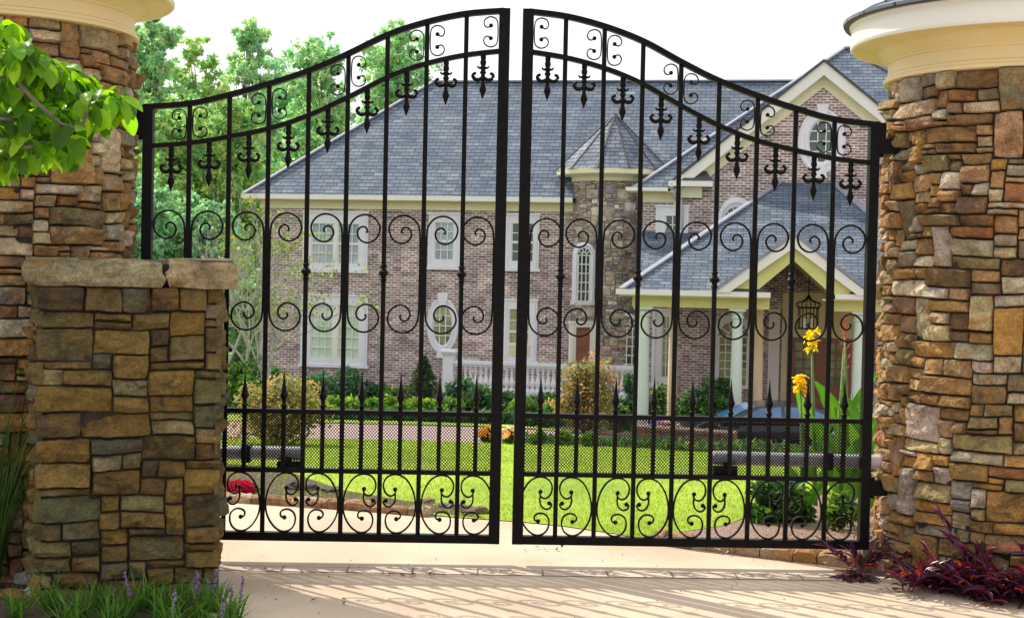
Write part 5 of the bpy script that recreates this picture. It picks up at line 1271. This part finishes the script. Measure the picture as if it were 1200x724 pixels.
wh = ['leftmost purple trailing plant at the corner of the right tower', 'purple trailing plant just right of the tower corner', 'purple plant in front of the pale green corner stone', 'purple plant spilling over the kerb in the middle', 'purple plant with red leaf near the tower foot', 'purple plant hanging over the edging stones', 'purple plant against the lower tower stones', 'purple plant above the exposed edging stone', 'purple plant near the right picture edge', 'short purple plant tucked against the tower', 'purple plant with upright shoot by the tower', 'upright purple plant high on the tower base', 'tallest purple plant at the right picture edge', 'low purple plant lying on the drive edge', 'purple plant at the far right of the edging', 'purple plant behind the others at far right']
for k, (px, py) in enumerate(pp):
    q = gnd(px, min(py, 700)); c = Vector((rt[0], rt[1], 0)); v = Vector((q.x, q.y, 0))-c
    if v.length < TR+.10: v.y = -abs(v.y)-.45; q = c+v.normalized()*(TR+.10)
    purple(q.x, q.y, wh[k], 300+k, 7, (.16 if k < 3 else .23) if py > 660 else .40)

# liriope and grasses by the pier ---------------------------------------
def tuft(name, x, y, label, seed, n=46, L=.32, w=.008, cols=None, spikes=3, group=None, cat='plant', droop=1.1, spread=.6, z=0):
    r = random.Random(seed); t = empty(name, (x, y, z), label, cat, group); m = MB()
    for _ in range(n):
        a = r.uniform(0, 6.28); d = Vector((math.cos(a)*spread*r.random(), math.sin(a)*spread*r.random(), 1)).normalized(); p = Vector((x+r.uniform(-.04, .04), y+r.uniform(-.04, .04), z)); c = jit(r.choice(cols), r, .25)
        ll = L*r.uniform(.6, 1.2); side = d.cross(Vector((math.cos(a), math.sin(a), .1))).normalized(); vs = []; cs = []; cur = d; k = 7; out = Vector((math.cos(a), math.sin(a), 0))
        for i in range(k+1):
            ww = w*(1-(i/k)**2)+.0006; vs += [p-side*ww/2, p+side*ww/2]; cur = (cur+(out*.5-Vector((0, 0, 1)))*droop*r.uniform(.6, 1)*(i/k)/k*1.6).normalized(); p = p+cur*ll/k
            cs += [c, c]
        m.add(vs, [(2*i, 2*i+1, 2*i+3, 2*i+2) for i in range(k)], cs)
    m.build('blades', M['grass'], t)
    if spikes:
        f = MB()
        for _ in range(spikes):
            a = r.uniform(0, 6.28); p = Vector((x+r.uniform(-.05, .05), y+r.uniform(-.05, .05), z)); q = p+Vector((math.cos(a)*.05, math.sin(a)*.05, L*r.uniform(.75, 1.1))); f.tube([p, q], .0022, 4, (.2, .16, .2))
            for i in range(34):
                u = .45+.55*i/34; c = p.lerp(q, u)+rv(r)*.0075; f.ball(c, r.uniform(.0035, .0058), 5, col=jit(r.choice([(.30, .20, .42), (.24, .15, .34), (.42, .32, .52)]), r, .2))
        f.build('flower_spike', M['petal'], t)
    return t
LC = [(.07, .17, .03), (.10, .24, .035), (.16, .33, .05), (.05, .12, .03)]
spots = [(60, 716), (92, 724), (118, 714), (146, 722), (170, 712), (190, 724), (212, 714), (236, 722), (252, 716), (272, 728), (20, 724), (132, 735), (206, 738), (80, 738), (262, 742)]
names = ['at the left front corner of the pier', 'second from the left corner of the pier', 'under the left half of the pier', 'left of the middle of the pier', 'below the middle of the pier', 'right of the middle of the pier', 'under the reddish lower stone', 'by the right front corner of the pier', 'touching the right edge of the pier', 'growing onto the drive right of the pier', 'left of the pier among the pale stones', 'in the front row before the middle', 'in the front row under the reddish stone', 'in the front row near the left corner', 'in the front row at the drive edge']
for k, (px, py) in enumerate(spots):
    q = gnd(px, py); tuft('liriope_plant', q.x, q.y, 'green liriope tuft with purple flower spikes '+names[k], 400+k, cols=LC, group='liriope tufts along the pier', spikes=(0, 0, 0, 1, 0, 0, 1, 1, 2, 2, 0, 0, 1, 0, 1)[k], L=.19, spread=1.1, n=60)
GC = [(.05, .10, .03), (.07, .14, .04), (.11, .20, .06), (.16, .24, .10)]
for k, (px, Y, hh, lab) in enumerate(((12, 7.7, 1.25, 'tall dark ornamental grass at the left picture edge'), (-12, 7.3, 1.1, 'ornamental grass cut off by the left picture edge'), (34, 7.95, .8, 'shorter ornamental grass between the tower and the pier'))):
    q = at(px, 600, Y); tuft('ornamental_grass', q.x, Y, lab, 450+k, n=150, L=hh, w=.010, cols=GC, spikes=0, group='ornamental grasses by the left tower', droop=1.0, spread=.35)
# small stones in the left bed
def rock(x, y, s, label, seed, col, flat=.6, group='loose stones'):
    m = MB(); m.ball((0, 0, 0), 1, 14); r = random.Random(seed)
    m.v = [Vector((x, y, tz(x, y)))+Vector((v.x*s[0], v.y*s[1], v.z*s[2]+s[2]*.55))*(1+.35*noise.noise(v*1.7+Vector((seed, 0, 0)))) for v in m.v]
    m.c = [col]*len(m.v); m.build('garden_stone', M['stone'], origin=(x, y, tz(x, y)), label=label, cat='stone', group=group)
for k, (px, py, s, lab, c) in enumerate([(30, 684, (.07, .05, .04), 'pale flat stone in the left bed near the pier', (.6, .58, .55)), (18, 700, (.09, .06, .03), 'reddish flat stone in the left bed', (.45, .16, .09)), (8, 682, (.05, .05, .04), 'small rust coloured stone at the left edge', (.40, .2, .12)), (36, 700, (.05, .04, .03), 'small white stone beside the pier foot', (.65, .65, .62)),
     (1084, 664, (.095, .05, .115), 'pale green grey corner stone leaning on the right tower foot', (.38, .40, .33))]):
    q = gnd(px, py)
    if k == 4: v = Vector((q.x-rt[0], q.y-rt[1], 0)).normalized()*(TR+.05); q = Vector((rt[0], rt[1], 0))+v
    rock(q.x, q.y, s, lab, k+1, c)
fr_ = [(556, 605, (.12, .06, .035), 'long low boulder at the lawn edge behind the left leaf', (.22, .17, .13)), (520, 598, (.07, .05, .025), 'grey flat stone at the lawn edge', (.30, .25, .22)), (500, 593, (.06, .05, .025), 'small brown stone at the lawn edge', (.3, .2, .15)), (535, 600, (.08, .05, .03), 'light grey stone beside the long boulder', (.40, .36, .32)), (350, 577, (.12, .08, .05), 'dark stone under the left Japanese maple', (.12, .11, .10)), (385, 580, (.08, .06, .035), 'dark stone right of the maple trunk', (.15, .13, .11))]
for k, (px, py, s, lab, c) in enumerate(fr_):
    q = gnd(px, py); rock(q.x, q.y+.12, s, lab, 20+k, c, group='stones along the lawn edge')
sheet('mulch_edge', M['mulch_dark'], [(gnd(330, 585).x, gnd(330, 585).y+.1), (gnd(420, 593).x, gnd(420, 593).y+.1), (gnd(500, 602).x, gnd(500, 602).y+.06), (gnd(568, 609).x, gnd(568, 609).y+.03), (gnd(545, 598).x, gnd(545, 598).y), (gnd(470, 587).x, gnd(470, 587).y), (gnd(400, 575).x, gnd(400, 575).y), (-2.0, 12.1), (-3.4, 12.6), (-3.6, 11.2), (-2.4, 10.75)], .010, .4)
# fallen leaves and grit on the drive
def litter():
    r = random.Random(12); m = MB()
    sp = [(gnd(495, 676), 10), (gnd(405, 708), 4), (gnd(1045, 694), 9), (gnd(1062, 702), 8), (gnd(640, 644), 6)]
    for c, n in sp:
        for _ in range(n):
            p = Vector((c.x+r.gauss(0, .07), c.y+r.gauss(0, .03), .008)); leafquad(m, p, Vector((r.uniform(-.4, .4), r.uniform(-.4, .4), 1)).normalized(), Vector((r.uniform(-1, 1), r.uniform(-1, 1), .2)).normalized(), r.uniform(.02, .05), .02, jit((.10, .055, .03), r, .4))
    for _ in range(420):
        x = r.uniform(-2.4, 4.5); y = r.uniform(4.5, 8.9); p = Vector((x, y, .007)); leafquad(m, p, Vector((r.uniform(-.6, .6), r.uniform(-.6, .6), 1)).normalized(), Vector((r.uniform(-1, 1), r.uniform(-1, 1), .2)).normalized(), r.uniform(.006, .018), .009, jit(r.choice([(.12, .07, .04), (.25, .17, .1), (.06, .05, .04)]), r, .4))
    for _ in range(5200):      # bark chips in the right bed
        x = r.uniform(1.2, 5.0); y = r.uniform(7.0, 10.4)
        if not inpoly(x, y, [(1.2, 8.72), (1.62, 8.5), (2.1, 8.12), (2.9, 7.4), (6, 6.4), (7, 9), (7, 11), (3.1, 10.4), (1.8, 9.3)]): continue
        p = Vector((x, y, .012+r.random()*.02)); leafquad(m, p, (rv(r)+Vector((0, 0, 1))).normalized(), Vector((r.uniform(-1, 1), r.uniform(-1, 1), r.uniform(-.3, .4))).normalized(), r.uniform(.02, .06), .014, jit(r.choice([(.36, .20, .13), (.5, .34, .26), (.22, .11, .07), (.6, .48, .42)]), r, .3))
    m.build('leaf_litter', M['petal'], kind='stuff')
litter()

# dogwood in the top left foreground ------------------------------------
def dogwood():
    r = random.Random(31); Y = 4.7; t = empty('dogwood_tree', (-2.75, 4.9, 0), 'dogwood tree with broad bright green leaves reaching in over the left tower', 'tree')
    m = MB(); T = Vector((-2.75, 4.9, 0)); m.tube(catmull([T, T+Vector((.05, 0, 1.0)), T+Vector((0, .05, 2.0)), T+Vector((.1, 0, 3.2))], 4), [.075-.004*i for i in range(13)], 10)
    lf = MB()
    twigs = [[(-190, 150), (-60, 60), (10, 50), (40, 75)], [(-190, 190), (-50, 110), (40, 105), (100, 98), (128, 108)], [(-190, 220), (-60, 150), (30, 140), (80, 130), (112, 140)], [(-160, 260), (-40, 200), (10, 160), (45, 175)], [(-130, 230), (-20, 175), (60, 165), (84, 172)], [(-190, 120), (-70, 20), (-10, 30), (14, 38)], [(-190, 200), (-40, 90), (60, 88), (86, 96)], [(-120, 210), (-30, 150), (20, 122), (60, 118)], [(-120, 230), (-20, 130), (90, 122), (118, 126)]]
    twigs += [[(-150, 140), (-40, 60), (30, 62), (70, 82)], [(-150, 180), (-30, 112), (60, 110), (104, 118)], [(-150, 160), (-20, 96), (20, 88), (52, 92)], [(-150, 200), (-20, 140), (40, 130), (76, 146)], [(-140, 150), (-60, 80), (-10, 70), (20, 82)], [(-160, 190), (-60, 120), (0, 112), (30, 120)], [(-160, 210), (-60, 170), (-10, 165), (14, 185)], [(-150, 190), (40, 118), (110, 112), (140, 126)]]
    for k, tw in enumerate(twigs):
        yy = Y+r.uniform(-.35, .35); P = [at(a, b, yy+.12*i) for i, (a, b) in enumerate(tw)]; P[0] = T+Vector((.03, 0, 1.6+.12*k)); pts = catmull(P, 6); m.tube(pts, [.008*(1-.8*i/(len(pts)-1))+.0016 for i in range(len(pts))], 6)
        for i in range(7, len(pts)):
            for s in range(4 if i < len(pts)-1 else 6):
                a = r.uniform(0, 6.28); d = Vector((math.cos(a)*.7, math.sin(a)*.6, r.uniform(-1.5, .1))).normalized(); c = jit(r.choice([(.12, .28, .018), (.17, .36, .02), (.08, .20, .016), (.25, .44, .025), (.05, .13, .015)]), r, .22)
                p = pts[i]+rv(r)*.035; up = Vector((r.uniform(-.5, .5), r.uniform(-.9, .3), 1)).normalized(); up = (up-d*up.dot(d)).normalized()
                bigleaf(lf, p, d, up, r.uniform(.058, .095), r.uniform(.040, .058), c, r, r.uniform(.3, 1.0), 8, .35, .035)
    m.build('trunk', M['bark'], t, smooth=True); lf.build('leaves', M['leaf_near'], t, smooth=True)
dogwood()
